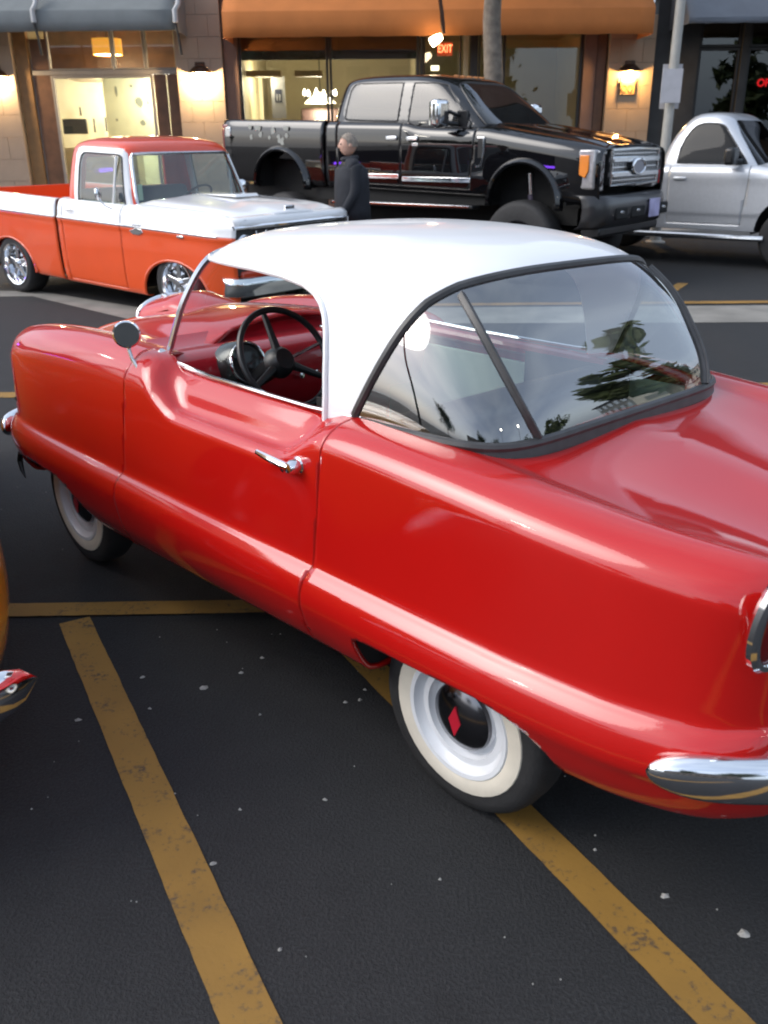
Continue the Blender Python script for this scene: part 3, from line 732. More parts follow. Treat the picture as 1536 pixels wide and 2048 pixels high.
    # steering wheel
    sc_ = Vector((1.085, .335, 1.005)); ax = Vector((-.86, 0, .50)).normalized(); e1 = Vector((0, 1, 0)); e2 = ax.cross(e1)
    q = MB(); q.tube([sc_ + e1 * (.172 * math.cos(a)) + e2 * (.172 * math.sin(a)) for a in np.linspace(0, 2 * math.pi, 57)[:-1]], .011, 10, closed=True); sw = q.build('steering_wheel', BLACK, car)
    for a in (RAD(-90), RAD(28), RAD(152)):
        q = MB(); q.tube([sc_ - ax * .03 + (e1 * math.cos(a) + e2 * math.sin(a)) * r_ for r_ in (.02, .09, .168)], [.017, .013, .010], 8); q.build('spoke', BLACK, sw)
    q = MB(); q.lathe([(0, .02), (.035, .018), (.05, .0), (.055, -.03), (.035, -.07), (.03, -.30)], axis_o=sc_ - ax * .02, axis=ax, n=24); q.build('hub', BLACK, sw)
    q = MB(); q.tube([sc_ - ax * .08 + Vector((0, .0, .0)), sc_ - ax * .09 + Vector((-.06, -.16, .07)), sc_ - ax * .09 + Vector((-.09, -.22, .10))], .006, 8); q.build('column_lever', CHROME, sw)
    # bench seat
    def cushion(name, pts, y0, y1, parent, mt):
        q = MB(); q.prism(pts, y0, y1); return q.build(name, mt, parent, bevel=.03, seg=4)
    cushion('seat', [(.55, .36), (1.08, .36), (1.12, .52), (1.06, .58), (.55, .55)], -.56, .56, car, DARKFAB)
    cushion('backrest', [(.42, .45), (.58, .50), (.50, .92), (.44, .97), (.34, .93)], -.56, .56, car, DARKFAB)
    q = MB(); q.box(-.02, .42, -.56, .56, .80, .82); q.build('rear_shelf', mat('black_carpet', (.012, .012, .012), .95), car)
    # pale side trim behind the doors
    for s in (1, -1):
        q = MB(); q.box(.10, .47, .585 * s - .006, .585 * s + .006, .60, .93); q.build('side_trim', MINT, car, bevel=.004)
    # the body leans a little on its springs towards the far side; the wheels stand upright
    for o in car.children:
        if not o.name.startswith('wheel'): o.rotation_euler[0] = .020
    return car, MW
metro, METRO_M = build_metro()
# ------------------------------------------------------------------ generic pieces for the trucks
def shell(xs, prof_fn, n_x=.05, n_t=4, sm=2):
    """prof_fn(x) -> list of (y, z) from the sill to the centre line; returns a mirrored bmesh"""
    net = np.array([[(x, y, z) for y, z in prof_fn(x)] for x in xs])
    mid = len(xs) // 2
    tj = np.cumsum([0] + [max(1e-3, float(np.linalg.norm(net[mid, j + 1, 1:] - net[mid, j, 1:]))) for j in range(net.shape[1] - 1)])
    su = []
    for a, b_ in zip(xs[:-1], xs[1:]):
        n = max(1, int(round((b_ - a) / n_x))); su += [a + (b_ - a) * i / n for i in range(n)]
    su = np.array(su + [xs[-1]])
    G = sheet(net, xs, tj, su, up(tj, n_t)); G = smooth_u(G, sm, .4)
    G[:, -1, 1] = 0
    m = MB(); m.grid(mirror_grid(G)); b = m.bm(); bmesh.ops.recalc_face_normals(b, faces=b.faces[:])
    c = sum((f.normal.z * f.calc_area() for f in b.faces)); 
    if c < 0: bmesh.ops.reverse_faces(b, faces=b.faces[:])
    return b
def dome_bm(lv, Wd, Xr, Xf, Er, Ef, NA=160, n=4, taper=0.0):
    tl = np.cumsum([0] + [math.hypot(math.hypot(lv[i + 1] - lv[i], Wd[i + 1] - Wd[i]), .5 * (Xr[i + 1] - Xr[i])) for i in range(len(lv) - 1)])
    D = makima(tl, np.array([lv, Wd, Xr, Xf, Er, Ef]).T, up(tl, n)); rows = []
    for (zz, W, xr, xf, en, ef) in D:
        row = []; cx = (xr + xf) / 2; hx = (xf - xr) / 2; W = max(W, 0)
        for k in range(NA):
            a = 2 * math.pi * k / NA; c, s = math.cos(a), math.sin(a); n_ = en if c > 0 else ef
            rr = (abs(c) ** n_ + abs(s) ** n_) ** (-1 / n_); row.append((cx - hx * rr * c, W * rr * s, zz))
        rows.append(row)
    m = MB(); m.grid([[rows[i][k] for i in range(len(rows))] for k in range(NA)], closed_u=True)
    b = m.bm(); bmesh.ops.remove_doubles(b, verts=b.verts[:], dist=1e-5); bmesh.ops.recalc_face_normals(b, faces=b.faces[:])
    return b
def rake(b, k, x0, dz=0.0):
    for v in b.verts: v.co.z += dz - k * (v.co.x - x0)
def sides(b, z0=-9, z1=9, y=.5):
    return [f for f in b.faces if abs(f.calc_center_median().y) > y and z0 < f.calc_center_median().z < z1]
def arch_lip(parent, name, poly, yb, mt, w, r, k, x0, dz, sgn):
    """rounded moulding following an arch; poly in body coordinates"""
    q = MB(); q.tube([(x, yb * sgn, z + dz - k * (x - x0)) for x, z in poly], r, 8); return q.build(name, mt, parent)

# ------------------------------------------------------------------ orange and white pickup
ORANGE = mat('orange_paint', (0.80, 0.085, 0.008), .4, coat=1.0, coat_rough=.03, var=.03, vscale=3)
ORED = mat('orange_red_roof_paint', (0.72, 0.055, 0.008), .4, coat=1.0, coat_rough=.03, var=.03, vscale=3)
TRUCKWHITE = mat('truck_white_paint', (0.85, 0.85, 0.85), .4, coat=1.0, coat_rough=.03, var=.02)
TRUCKGLASS = glass('truck_glass', (.62, .72, .70), 2.2)
def build_pickup():
    TH = -.64119659; K, X0 = .040, 0.0
    t = empty('pickup_truck', (-3.88746587, 11.93928792, 0), TH, 'lowered orange and white vintage pickup truck with polished wheels', 'truck')
    zt = .972
    def prof_side(x):
        f = max(0, min(1, (x - 3.35) / .40)); e = -.10 * f * f
        r = max(0, min(1, (-.85 - x) / .25)); e -= .05 * r * r
        return e
    # cargo bed: two outer sides, one mesh
    def bed(x):
        e = prof_side(x)
        return [(.86 + e, .275), (.945 + e, .285), (.968 + e, .36), (.98 + e, .52), (.984 + e, .74), (.980 + e, .90), (.986 + e, .95), (.976 + e, .99), (.962 + e, 1.06), (.945 + e, 1.135), (.925 + e, 1.160), (.895 + e, 1.165), (.865 + e, 1.160), (.855 + e, 1.12), (.852 + e, .80), (.70, .62), (0, .60)]
    b = shell([-1.08, -1.0, -.85, -.4, .2, .7, .99], bed, .05, 4, 0)
    rear_arch = arc(0, .30, .46, .365, 0, 180, 18) + [(-.46, .0), (.46, .0)]
    fs = cut(b, sides(b, -9, .75, .86), rear_arch); bmesh.ops.delete(b, geom=fs, context='FACES')
    up_ = cut(b, sides(b, .9, 9, .865), [(-2, zt), (5, zt), (5, 2), (-2, 2)])
    wb = split_off(b, up_); 
    for q_ in (b, wb): rake(q_, K, X0)
    bedo = from_bm(b, 'cargo_bed', ORANGE, t, recalc=False, angle=40, solid=.01)
    from_bm(wb, 'bed_rail', TRUCKWHITE, bedo, recalc=False, angle=40, solid=.01)
    q = MB(); q.prism([(-1.075, .40 + .043), (-1.075, 1.14 + .043), (-1.045, 1.14 + .043), (-1.045, .40 + .043)], -.86, .86); q.build('tailgate', ORANGE, t, bevel=.008)
    q = MB(); q.prism([(.945, .35), (.945, 1.10), (.985, 1.10), (.985, .35)], -.86, .86); q.build('bed_front_panel', ORED, t, bevel=.006)
    # cab lower, fenders and hood
    def front(x):
        e = prof_side(x); s = max(0, min(1, (x - 2.10) / .25)); s = s * s * (3 - 2 * s); nose = max(0, (x - 3.3) / .45); nose = min(1, nose) ** 2
        zh = 1.250 - .012 * (x - 2.2) - .085 * nose
        zs = 1.165 - .02 * s - .04 * nose
        return [(.86 + e, .265), (.945 + e, .28), (.968 + e, .36), (.98 + e, .52), (.984 + e, .74), (.980 + e, .90), (.986 + e, .95), (.976 + e, .99), (.964 + e, 1.06), (.94 + e, zs - .04), (.90 + e, zs), (.82 + e, zs + .012 + .02 * s), (.70, 1.17 + (zh - .022 - 1.17) * s), (.40, 1.17 + (zh - .004 - 1.17) * s), (.22, 1.17 + (zh + .012 - 1.17) * s), (0, 1.17 + (zh + .016 - 1.17) * s)]
    b = shell([1.035, 1.2, 1.6, 2.0, 2.15, 2.4, 2.8, 3.2, 3.45, 3.6, 3.70, 3.745], front, .05, 4, 1)
    front_arch = arc(2.92, .34, .50, .345, -8, 188, 22) + [(2.42, .0), (3.42, .0)]
    fs = cut(b, sides(b, -9, .8, .7), front_arch); bmesh.ops.delete(b, geom=fs, context='FACES')
    fs = cut(b, [f for f in b.faces if f.calc_center_median().z > 1.0], [(1.10, -.80), (1.10, .80), (2.12, .80), (2.22, .7), (2.22, -.7), (2.12, -.80)], axes=(0, 1)); bmesh.ops.delete(b, geom=fs, context='FACES')
    upf = cut(b, [f for f in b.faces if f.calc_center_median().z > .9], [(0, zt), (5, zt), (5, 2), (0, 2)]); ub = split_off(b, upf)
    # doors split off both colours
    dp = [(1.14, -1), (1.12, .30), (1.13, 1.3), (2.12, 1.3), (2.145, .95), (2.13, .30), (2.13, -1)]
    dp = [(1.14, .31), (1.12, .5), (1.12, 1.3), (2.14, 1.3), (2.14, .31)]
    doors = {}
    for sgn in (-1, 1):
        parent = None
        for src, mt, nm in ((b, ORANGE, 'door'), (ub, TRUCKWHITE, 'door_upper_panel')):
            fs = cut(src, [f for f in src.faces if f.calc_center_median().y * sgn > .78], dp); d = split_off(src, fs)
            ins = set(cut(d, d.faces[:], inset(dp, .005))); bmesh.ops.delete(d, geom=[f for f in d.faces if f not in ins], context='FACES')
            rake(d, K, X0); parent = from_bm(d, nm, mt, parent or t, recalc=False, angle=40, solid=.01)
            if nm == 'door': doors[sgn] = parent
    # hood: white panel between the fenders, the rest of the white belongs to the fenders
    hoodf = cut(ub, [f for f in ub.faces if abs(f.calc_center_median().y) < .97 and f.calc_center_median().x > 2.2 and f.normal.z > .5], [(2.26, -.80), (2.26, .80), (3.9, .80), (3.9, -.80)], axes=(0, 1)); hb = split_off(ub, hoodf)
    for q_ in (b, ub, hb): rake(q_, K, X0)
    from_bm(b, 'cab_body', ORANGE, t, recalc=False, angle=40, solid=.01)
    from_bm(ub, 'cowl_and_fender_tops', TRUCKWHITE, t, recalc=False, angle=40, solid=.01)
    hood = from_bm(hb, 'hood', TRUCKWHITE, t, recalc=False, angle=40, solid=.01)
    zz = lambda x, z: z - K * (x - X0)
    q = MB(); q.box(3.655, 3.675, -.07, .07, zz(3.66, 1.185), zz(3.66, 1.225)); q.build('hood_emblem', CHROME, hood, bevel=.006)
    q = MB(); q.prism([(2.35, zz(2.35, 1.262)), (2.8, zz(2.8, 1.285)), (3.05, zz(3.05, 1.30)), (3.08, zz(3.08, 1.27))], -.17, .17); q.build('hood_bulge', TRUCKWHITE, hood, bevel=.02, seg=3)
    q = MB(); rows = []
    for y in np.linspace(-.87, .87, 25):
        u = abs(y) / .87; xo = -.05 * u ** 4
        rows.append([(3.70 + xo, y, zz(3.7, 1.17 - .012 * u * u)), (3.745 + xo, y, zz(3.7, 1.155 - .012 * u * u)), (3.775 + xo, y, zz(3.7, 1.12)), (3.78 + xo, y, zz(3.7, 1.07)), (3.765 + xo, y, zz(3.7, 1.045)), (3.72 + xo, y, zz(3.7, 1.035))])
    q.grid(rows); q.build('hood_lip', TRUCKWHITE, hood, angle=50, solid=.006)
    # trim strip along the two-tone split
    for sgn in (-1, 1):
        for (x0, x1) in ((-1.05, .985), (1.04, 1.12), (1.13, 2.135), (2.145, 3.56)):
            q = MB(); N = 12; pts = []
            for i in range(N + 1):
                x = x0 + (x1 - x0) * i / N; pts.append((x, (.985 + prof_side(x)) * sgn, zz(x, zt)))
            q.tube(pts, .0105, 6); q.build('trim_strip', DULLCHROME, t)
        arch_lip(t, 'wheel_arch_moulding', arc(0, .30, .462, .367, 0, 180, 24), .968, ORANGE, .03, .018, K, X0, 0, sgn)
        arch_lip(t, 'wheel_arch_moulding', arc(2.92, .34, .502, .347, -8, 188, 26), .968, ORANGE, .03, .018, K, X0, 0, sgn)
        # fender badge and marker
        q = MB(); yb = .984 * sgn
        q.prism([(2.28, .84), (2.33, .805), (2.43, .80), (2.50, .825), (2.48, .86), (2.40, .87)], yb - .006, yb + .006)
        for k in range(4): q.box(2.34 + .035 * k, 2.36 + .035 * k, yb - .007, yb + .007, .865, .91)
        q.build('fender_badge', CHROME, t, bevel=.004)
        q = MB(); q.box(3.02, 3.12, yb - .012, yb + .012, .80, .825); q.build('side_marker', CHROME, t, bevel=.006)
        q = MB(); q.tube([(1.20, .965 * sgn, 1.02), (1.23, 1.0 * sgn, 1.02), (1.31, .995 * sgn, 1.02)], .013, 8); q.build('door_handle', CHROME, doors[sgn])
        # round chrome mirror on the door
        q = MB(); q.lathe([(0, -.03), (.05, -.02), (.068, 0), (.066, .008), (0, .010)], axis_o=(1.93, 1.06 * sgn, 1.20), axis=(-.8, .5 * sgn, 0), n=24); mi = q.build('door_mirror', CHROME, doors[sgn])
        q = MB(); q.tube([(1.94, 1.06 * sgn, 1.15), (1.97, 1.02 * sgn, 1.08), (2.0, .95 * sgn, 1.04)], .008, 8); q.build('mirror_arm', CHROME, mi)
    # cab top
    lv = [1.12, 1.20, 1.40, 1.60, 1.69, 1.745, 1.785, 1.812, 1.826, 1.83]
    Wd = [.885, .880, .845, .800, .775, .735, .655, .50, .28, 0]
    Xr = [1.045, 1.05, 1.075, 1.10, 1.12, 1.15, 1.22, 1.33, 1.45, 1.6]
    Xf = [2.30, 2.28, 2.21, 2.14, 2.11, 2.07, 2.01, 1.9, 1.75, 1.6]
    E_ = [9, 9, 9, 8.5, 8, 6, 4, 3, 2.4, 2]
    cb = dome_bm(lv, Wd, Xr, Xf, E_, [7, 7, 7, 7, 7, 6, 4, 3, 2.4, 2])
    ws = cut(cb, cb.faces[:], [(2.235, 1.165), (2.08, 1.66), (2.13, 1.672), (3, 1.672), (3, 1.165)])
    wb = split_off(cb, ws)
    wl_ = rims(wb); rw = cut(cb, [f for f in cb.faces if f.calc_center_median().x < 1.3 and abs(f.calc_center_median().y) < .7], [(-.60, 1.26), (.60, 1.26), (.56, 1.60), (-.56, 1.60)], axes=(1, 2)); rb_ = split_off(cb, rw)
    win = [(1.34, 1.135), (1.345, 1.50), (1.355, 1.60), (1.385, 1.645), (1.44, 1.658), (1.98, 1.655), (2.02, 1.63), (2.13, 1.135)]
    frame = [(1.255, 1.0), (1.265, 1.5), (1.275, 1.64), (1.31, 1.70), (1.37, 1.72), (2.01, 1.715), (2.062, 1.67), (2.08, 1.62), (2.215, 1.12), (2.215, 1.0)]
    glasses = []
    for sgn in (-1, 1):
        fs = cut(cb, [f for f in cb.faces if f.calc_center_median().y * sgn > .6], frame); fb = split_off(cb, fs)
        gs = cut(fb, fb.faces[:], win); gb = split_off(fb, gs); lp = rims(gb)
        rake(fb, K, X0); rake(gb, K, X0)
        fr_ = from_bm(fb, 'window_frame', TRUCKWHITE, doors[sgn], recalc=False, angle=40, solid=.03)
        from_bm(gb, 'window_pane', TRUCKGLASS, doors[sgn], recalc=False, angle=0)
        q = MB(); q.tube([(1.985, .812 * sgn, zz(1.98, 1.64)), (1.93, .882 * sgn, zz(1.93, 1.14))], .013, 6); q.build('vent_window_bar', TRUCKWHITE, doors[sgn])
        for l_ in lp:
            q = MB(); q.tube([(p.x, p.y, zz(p.x, p.z)) for p in thin(l_, .03)], .009, 6, closed=True); q.build('window_seal', RUBBER, doors[sgn])
    for q_ in (cb, wb, rb_): rake(q_, K, X0)
    from_bm(cb, 'cab_roof', ORED, t, recalc=False, angle=40, solid=.03)
    from_bm(wb, 'windshield', TRUCKGLASS, t, recalc=False, angle=0); from_bm(rb_, 'rear_window', TRUCKGLASS, t, recalc=False, angle=0)
    for l_ in wl_:
        q = MB(); q.tube([(p.x, p.y, zz(p.x, p.z)) for p in thin(l_, .03)], .017, 8, closed=True); q.build('windshield_trim', DULLCHROME, t)
    # cabin inside
    q = MB(); q.prism([(1.20, .42), (1.85, .45), (1.88, .62), (1.38, .66), (1.28, 1.22), (1.16, 1.22)], -.76, .76); q.build('bench_seat', mat('grey_blue_vinyl', (.10, .13, .15), .6), t, bevel=.03)
    q = MB(); q.box(2.05, 2.22, -.80, .80, .82, 1.075); q.build('dashboard', mat('dash_dark', (.05, .05, .055), .5), t, bevel=.03)
    sc_ = Vector((1.86, .38, 1.09)); ax = Vector((-.7, 0, .7)).normalized(); e1 = Vector((0, 1, 0)); e2 = ax.cross(e1)
    q = MB(); q.tube([sc_ + e1 * (.2 * math.cos(a)) + e2 * (.2 * math.sin(a)) for a in np.linspace(0, 2 * math.pi, 33)[:-1]], .012, 8, closed=True); q.tube([sc_ + e1 * .2, sc_ - e1 * .2], .01, 6); q.build('steering_wheel', BLACK, t)
    q = MB(); q.box(1.0, 2.3, -.84, .84, .24, .26); q.box(-1.0, .95, -.84, .84, .30, .32); q.box(2.3, 3.6, -.62, .62, .22, .24)
    for sgn in (-1, 1):
        for xc, hw_ in ((0, .5), (2.92, .54)):
            q.box(xc - hw_, xc + hw_, .58 * sgn - .01, .58 * sgn + .01, .22, .72)
    q.build('underbody', UNDER, t, smooth=False)
    # front: grille, lamps, bumper
    q = MB(); q.box(3.66, 3.70, -.84, .84, zz(3.7, .60), zz(3.7, 1.06)); q.build('radiator_panel', mat('grille_dark', (.03, .03, .03), .5), t, bevel=.01)
    q = MB()
    q.tube([(3.72, -.88, zz(3.7, 1.06)), (3.76, -.5, zz(3.7, 1.07)), (3.77, 0, zz(3.7, 1.07)), (3.76, .5, zz(3.7, 1.07)), (3.72, .88, zz(3.7, 1.06))], .022, 8); gr = q.build('grille', CHROME, t)
    for k in range(4):
        z = zz(3.7, .66 + .085 * k); q = MB(); q.box(3.70, 3.735, -.62, .62, z, z + .032); q.build('grille_bar', CHROME, gr, bevel=.006)
    for k in range(9):
        y = -.56 + .14 * k; q = MB(); q.box(3.695, 3.725, y - .012, y + .012, zz(3.7, .64), zz(3.7, 1.02)); q.build('grille_slat', CHROME, gr, bevel=.004)
    for sgn in (-1, 1):
        q = MB(); q.lathe([(.115, 0), (.115, .02), (.10, .03)], axis_o=(3.70, .73 * sgn, zz(3.7, .88)), axis=(1, 0, 0), n=28); h_ = q.build('head_light', CHROME, t)
        q = MB(); q.lathe([(.10, .02), (.06, .045), (0, .052)], axis_o=(3.70, .73 * sgn, zz(3.7, .88)), axis=(1, 0, 0), n=28); q.build('lens', mat('headlamp_glass', (.7, .72, .72), .08, coat=1, metal=.4), h_)
    rows = []
    for s_ in np.linspace(-1, 1, 31):
        u = abs(s_); x = 3.90 - .10 * u ** 2 - .16 * max(0, (u - .86) / .14) ** 2; y = .98 * s_
        rows.append([(x - .05, y * .985, zz(3.8, .40)), (x - .005, y, zz(3.8, .42)), (x, y, zz(3.8, .47)), (x + .015, y, zz(3.8, .53)), (x - .002, y, zz(3.8, .585)), (x - .05, y * .985, zz(3.8, .60))])
    q = MB(); q.grid(rows); q.build('front_bumper', CHROME, t, angle=60, solid=.006)
    q = MB(); q.box(3.55, 3.72, -.80, .80, zz(3.7, .50), zz(3.7, .64)); q.build('front_valance', ORED, t, bevel=.02)
    for sgn in (-1, 1):
        wheel(t, (0, .82 * sgn, .345), sgn, .345, .27, .235, 'mag'); wheel(t, (2.92, .845 * sgn, .335), sgn, .335, .23, .225, 'mag')
    # windshield sticker
    q = MB(); q.box(2.175, 2.178, -.73, -.67, zz(2.2, 1.21), zz(2.2, 1.37)); st = q.build('windshield_sticker', mat('pale_sticker', (.55, .66, .5), .6), t, smooth=False)
    return t
pickup = build_pickup()

# ------------------------------------------------------------------ black lifted crew-cab truck
BPAINT = mat('black_truck_paint', (0.004, 0.004, 0.005), .35, coat=1.0, coat_ior=1.7, spec=.0, coat_rough=.02, var=.05)
BGLASS = glass('tinted_glass', (.16, .18, .19), 1.5)
SGLASS = glass('silver_truck_glass', (.10, .11, .12), .6)
def build_black():
    TH = -.67863115; K, X0, DZ = .027, 2.03, .458
    t = empty('lifted_truck', (-.84347924, 14.82017447, 0), TH, 'lifted black crew cab pickup truck with chrome grille and tow mirrors', 'truck')
    zz = lambda x, z: z + DZ - K * (x - X0)
    R = lambda b: rake(b, K, X0, DZ)
    def bed(x):
        e = -.03 * max(0, (-1.0 - x) / .22) ** 2
        return [(.90 + e, .60), (.965 + e, .615), (.985 + e, .70), (1.0 + e, .90), (1.005 + e, 1.06), (1.005 + e, 1.14), (1.004 + e, 1.22), (.999 + e, 1.30), (.985 + e, 1.38), (.962 + e, 1.44), (.93 + e, 1.465), (.89 + e, 1.468), (.86 + e, 1.45), (.85 + e, 1.2), (.845 + e, .95), (.7, .93), (0, .93)]
    b = shell([-1.225, -1.18, -1.0, -.5, 0, .5, .86], bed, .06, 4, 0)
    ra = arc(0, .60, .50, .46, -5, 185, 20) + [(-.5, .2), (.5, .2)]
    fs = cut(b, sides(b, -9, 1.2, .87), ra); bmesh.ops.delete(b, geom=fs, context='FACES'); R(b)
    bedo = from_bm(b, 'cargo_bed', BPAINT, t, recalc=False, angle=40, solid=.01)
    q = MB(); q.box(-1.235, -1.19, -.86, .86, zz(-1.2, .72), zz(-1.2, 1.46)); q.build('tailgate', BPAINT, t, bevel=.01)
    q = MB(); q.box(.82, .86, -.86, .86, zz(.85, .72), zz(.85, 1.44)); q.build('bed_front_panel', BPAINT, t, bevel=.01)
    def cab(x):
        f = max(0, min(1, (x - 3.30) / .25)); f = f * f * (3 - 2 * f); nose = max(0, min(1, (x - 4.6) / .47)) ** 2; e = -.08 * nose
        dr = max(0, x - 3.35) * .125; zs = 1.45 - .03 * f - .03 * nose - dr
        # dropped belt line in the front door
        d_ = max(0, min(1, (x - 2.25) / .3)) * (1 - f) ; zs -= .055 * d_
        zh = 1.49 - .03 * nose - dr * 1.08
        return [(.90 + e, .60), (.965 + e, .615), (.985 + e, .70), (1.0 + e, .85), (1.003 + e, min(1.06, zs - .26)), (1.003 + e, min(1.12, zs - .20)), (1.003 + e, min(1.20, zs - .16)), (1.0 + e, min(1.27, zs - .12)), (.99 + e, zs - .075), (.965 + e, zs - .03), (.925 + e, zs), (.87 + e, zs + .012 + .015 * f), (.72, zs + .012 + (zh - .035 - zs) * f), (.55, zs + .012 + (zh + .0 - zs) * f), (.40, zs + .012 + (zh - .01 - zs) * f), (0, zs + .012 + (zh - zs) * f)]
    b = shell([.90, 1.2, 1.8, 2.15, 2.3, 2.5, 2.9, 3.2, 3.45, 3.7, 4.1, 4.5, 4.8, 4.95, 5.04, 5.07], cab, .05, 4, 1)
    fa = arc(4.10, .56, .47, .46, -8, 188, 22) + [(3.63, .2), (4.57, .2)]
    fs = cut(b, sides(b, -9, 1.2, .7), fa); bmesh.ops.delete(b, geom=fs, context='FACES')
    fs = cut(b, [f for f in b.faces if f.calc_center_median().z > 1.3 and f.normal.z > .3], [(1.0, -.84), (1.0, .84), (3.25, .84), (3.36, .7), (3.36, -.7), (3.25, -.84)], axes=(0, 1)); bmesh.ops.delete(b, geom=fs, context='FACES')
    hoodf = cut(b, [f for f in b.faces if f.calc_center_median().x > 3.4 and f.normal.z > .5], [(3.46, -.76), (3.46, .76), (5, .76), (5, -.76)], axes=(0, 1)); hb = split_off(b, hoodf)
    doors = {}
    for sgn in (-1, 1):
        for nm, dp in (('rear_door', [(1.12, .68), (1.10, 1.0), (1.10, 2), (2.20, 2), (2.22, 1.3), (2.22, .68)]), ('front_door', [(2.235, .68), (2.235, 1.3), (2.215, 2), (3.38, 2), (3.38, 1.2), (3.30, .68)])):
            fs = cut(b, [f for f in b.faces if f.calc_center_median().y * sgn > .84], dp); d = split_off(b, fs)
            ins = set(cut(d, d.faces[:], inset(dp, .005))); bmesh.ops.delete(d, geom=[f for f in d.faces if f not in ins], context='FACES')
            R(d); doors[(nm, sgn)] = from_bm(d, nm, BPAINT, t, recalc=False, angle=40, solid=.01)
    R(b); R(hb)
    from_bm(b, 'cab_body', BPAINT, t, recalc=False, angle=40, solid=.01); from_bm(hb, 'hood', BPAINT, t, recalc=False, angle=40, solid=.01)
    # greenhouse
    lv = [1.40, 1.46, 1.60, 1.75, 1.87, 1.94, 1.985, 2.02, 2.042, 2.05]
    Wd = [.925, .92, .885, .84, .80, .768, .725, .62, .38, 0]
    Xr = [.905, .91, .935, .965, .995, 1.02, 1.07, 1.2, 1.5, 2.0]
    Xf = [3.55, 3.48, 3.30, 3.10, 2.94, 2.84, 2.75, 2.6, 2.3, 2.0]
    cb = dome_bm(lv, Wd, Xr, Xf, [10, 10, 10, 9, 8, 7, 5, 3.5, 2.6, 2], [9, 9, 9, 8, 7.5, 6.5, 5, 3.5, 2.6, 2], NA=200)
    ws = cut(cb, [f for f in cb.faces if f.calc_center_median().x > 2.5], [(3.44, 1.44), (2.875, 1.905), (2.83, 1.95), (2.9, 1.965), (4, 1.965), (4, 1.44)]); wb = split_off(cb, ws); wl_ = rims(wb)
    rw = cut(cb, [f for f in cb.faces if f.calc_center_median().x < 1.3 and abs(f.calc_center_median().y) < .75], [(-.66, 1.50), (.66, 1.50), (.60, 1.88), (-.60, 1.88)], axes=(1, 2)); rb_ = split_off(cb, rw)
    for sgn in (-1, 1):
        for nm, win in (('rear_door', [(1.20, 1.475), (1.205, 1.60), (1.235, 1.85), (1.29, 1.915), (1.36, 1.93), (2.12, 1.93), (2.12, 1.465)]), ('front_door', [(2.30, 1.455), (2.30, 1.925), (2.66, 1.92), (2.80, 1.89), (3.27, 1.455), (3.25, 1.40), (2.45, 1.405)])):
            fs = cut(cb, [f for f in cb.faces if f.calc_center_median().y * sgn > .5], win); gb = split_off(cb, fs); lp = rims(gb); R(gb)
            from_bm(gb, 'window_pane', BGLASS, doors[(nm, sgn)], recalc=False, angle=0)
            for l_ in lp:
                q = MB(); q.tube([(p.x, p.y, zz(p.x, p.z)) for p in thin(l_, .03)], .010, 6, closed=True); q.build('window_seal', BLACK, doors[(nm, sgn)])
    for q_ in (cb, wb, rb_): R(q_)
    from_bm(cb, 'cab_roof', BPAINT, t, recalc=False, angle=40, solid=.03); from_bm(wb, 'windshield', BGLASS, t, recalc=False, angle=0); from_bm(rb_, 'rear_window', BGLASS, t, recalc=False, angle=0)
    for l_ in wl_:
        q = MB(); q.tube([(p.x, p.y, zz(p.x, p.z)) for p in thin(l_, .03)], .012, 6, closed=True); q.build('windshield_seal', BLACK, t)
    q = MB()
    for k in range(5): 
        y = -.3 + .15 * k; q.tube([(2.58, y, zz(2.6, 2.018)), (2.66, y, zz(2.66, 2.012))], .016, 6)
    o = q.build('roof_marker_lights', mat('amber_marker', (.3, .10, .01), .3), t); o['kind'] = 'stuff'
    for sgn in (-1, 1):
        # flares
        def flare(xc, zc, rx, rz, y0, nm):
            rows = []
            for a in np.linspace(RAD(-6), RAD(186), 30):
                def pt(k, y): x = xc + rx * k * math.cos(a); return (x, y * sgn, zz(x, zc + rz * k * math.sin(a)))
                rows.append([pt(.97, y0 - .02), pt(.98, y0 + .06), pt(1.04, y0 + .075), pt(1.10, y0 + .05), pt(1.15, y0 + .0), pt(1.16, y0 - .02)])
            q = MB(); q.grid(rows); q.build(nm, BPAINT, t, angle=50, solid=.006)
        flare(0, .60, .50, .46, .99, 'fender_flare'); flare(4.10, .56, .47, .46, .985, 'fender_flare')
        # doors: handles, chrome strips
        for nm, x in (('rear_door', 2.02), ('front_door', 2.36)):
            q = MB(); q.box(x - .02, x + .16, 1.0 * sgn - .03, 1.0 * sgn + .03, zz(x, 1.235), zz(x, 1.285)); q.build('door_handle', CHROME, doors[(nm, sgn)], bevel=.012)
        q = MB(); q.box(2.42, 2.52, 1.0 * sgn - .012, 1.0 * sgn + .012, zz(2.4, 1.17), zz(2.4, 1.21)); q.build('door_badge', DULLCHROME, doors[('front_door', sgn)], bevel=.004)
        for (x0, x1, z) in ((1.15, 2.2, .735), (2.26, 3.34, .735)):
            q = MB(); q.box(x0, x1, 1.0 * sgn - .012, 1.0 * sgn + .012, zz(x0, z), zz(x0, z + .06)); q.build('rocker_strip', CHROME, t, bevel=.006)
        # fender vent with chrome frame
        q = MB(); q.tube([(3.44, 1.008 * sgn, zz(3.44, 1.29)), (3.53, 1.008 * sgn, zz(3.5, 1.29)), (3.53, 1.008 * sgn, zz(3.5, 1.13)), (3.49, 1.008 * sgn, zz(3.5, .97)), (3.42, 1.008 * sgn, zz(3.5, .96))], .016, 8); q.build('fender_vent_trim', CHROME, t)
        q = MB(); q.box(3.44, 3.52, 1.0 * sgn - .006, 1.0 * sgn + .006, zz(3.48, 1.06), zz(3.48, 1.27)); q.build('fender_vent', BLACK, t, bevel=.004)
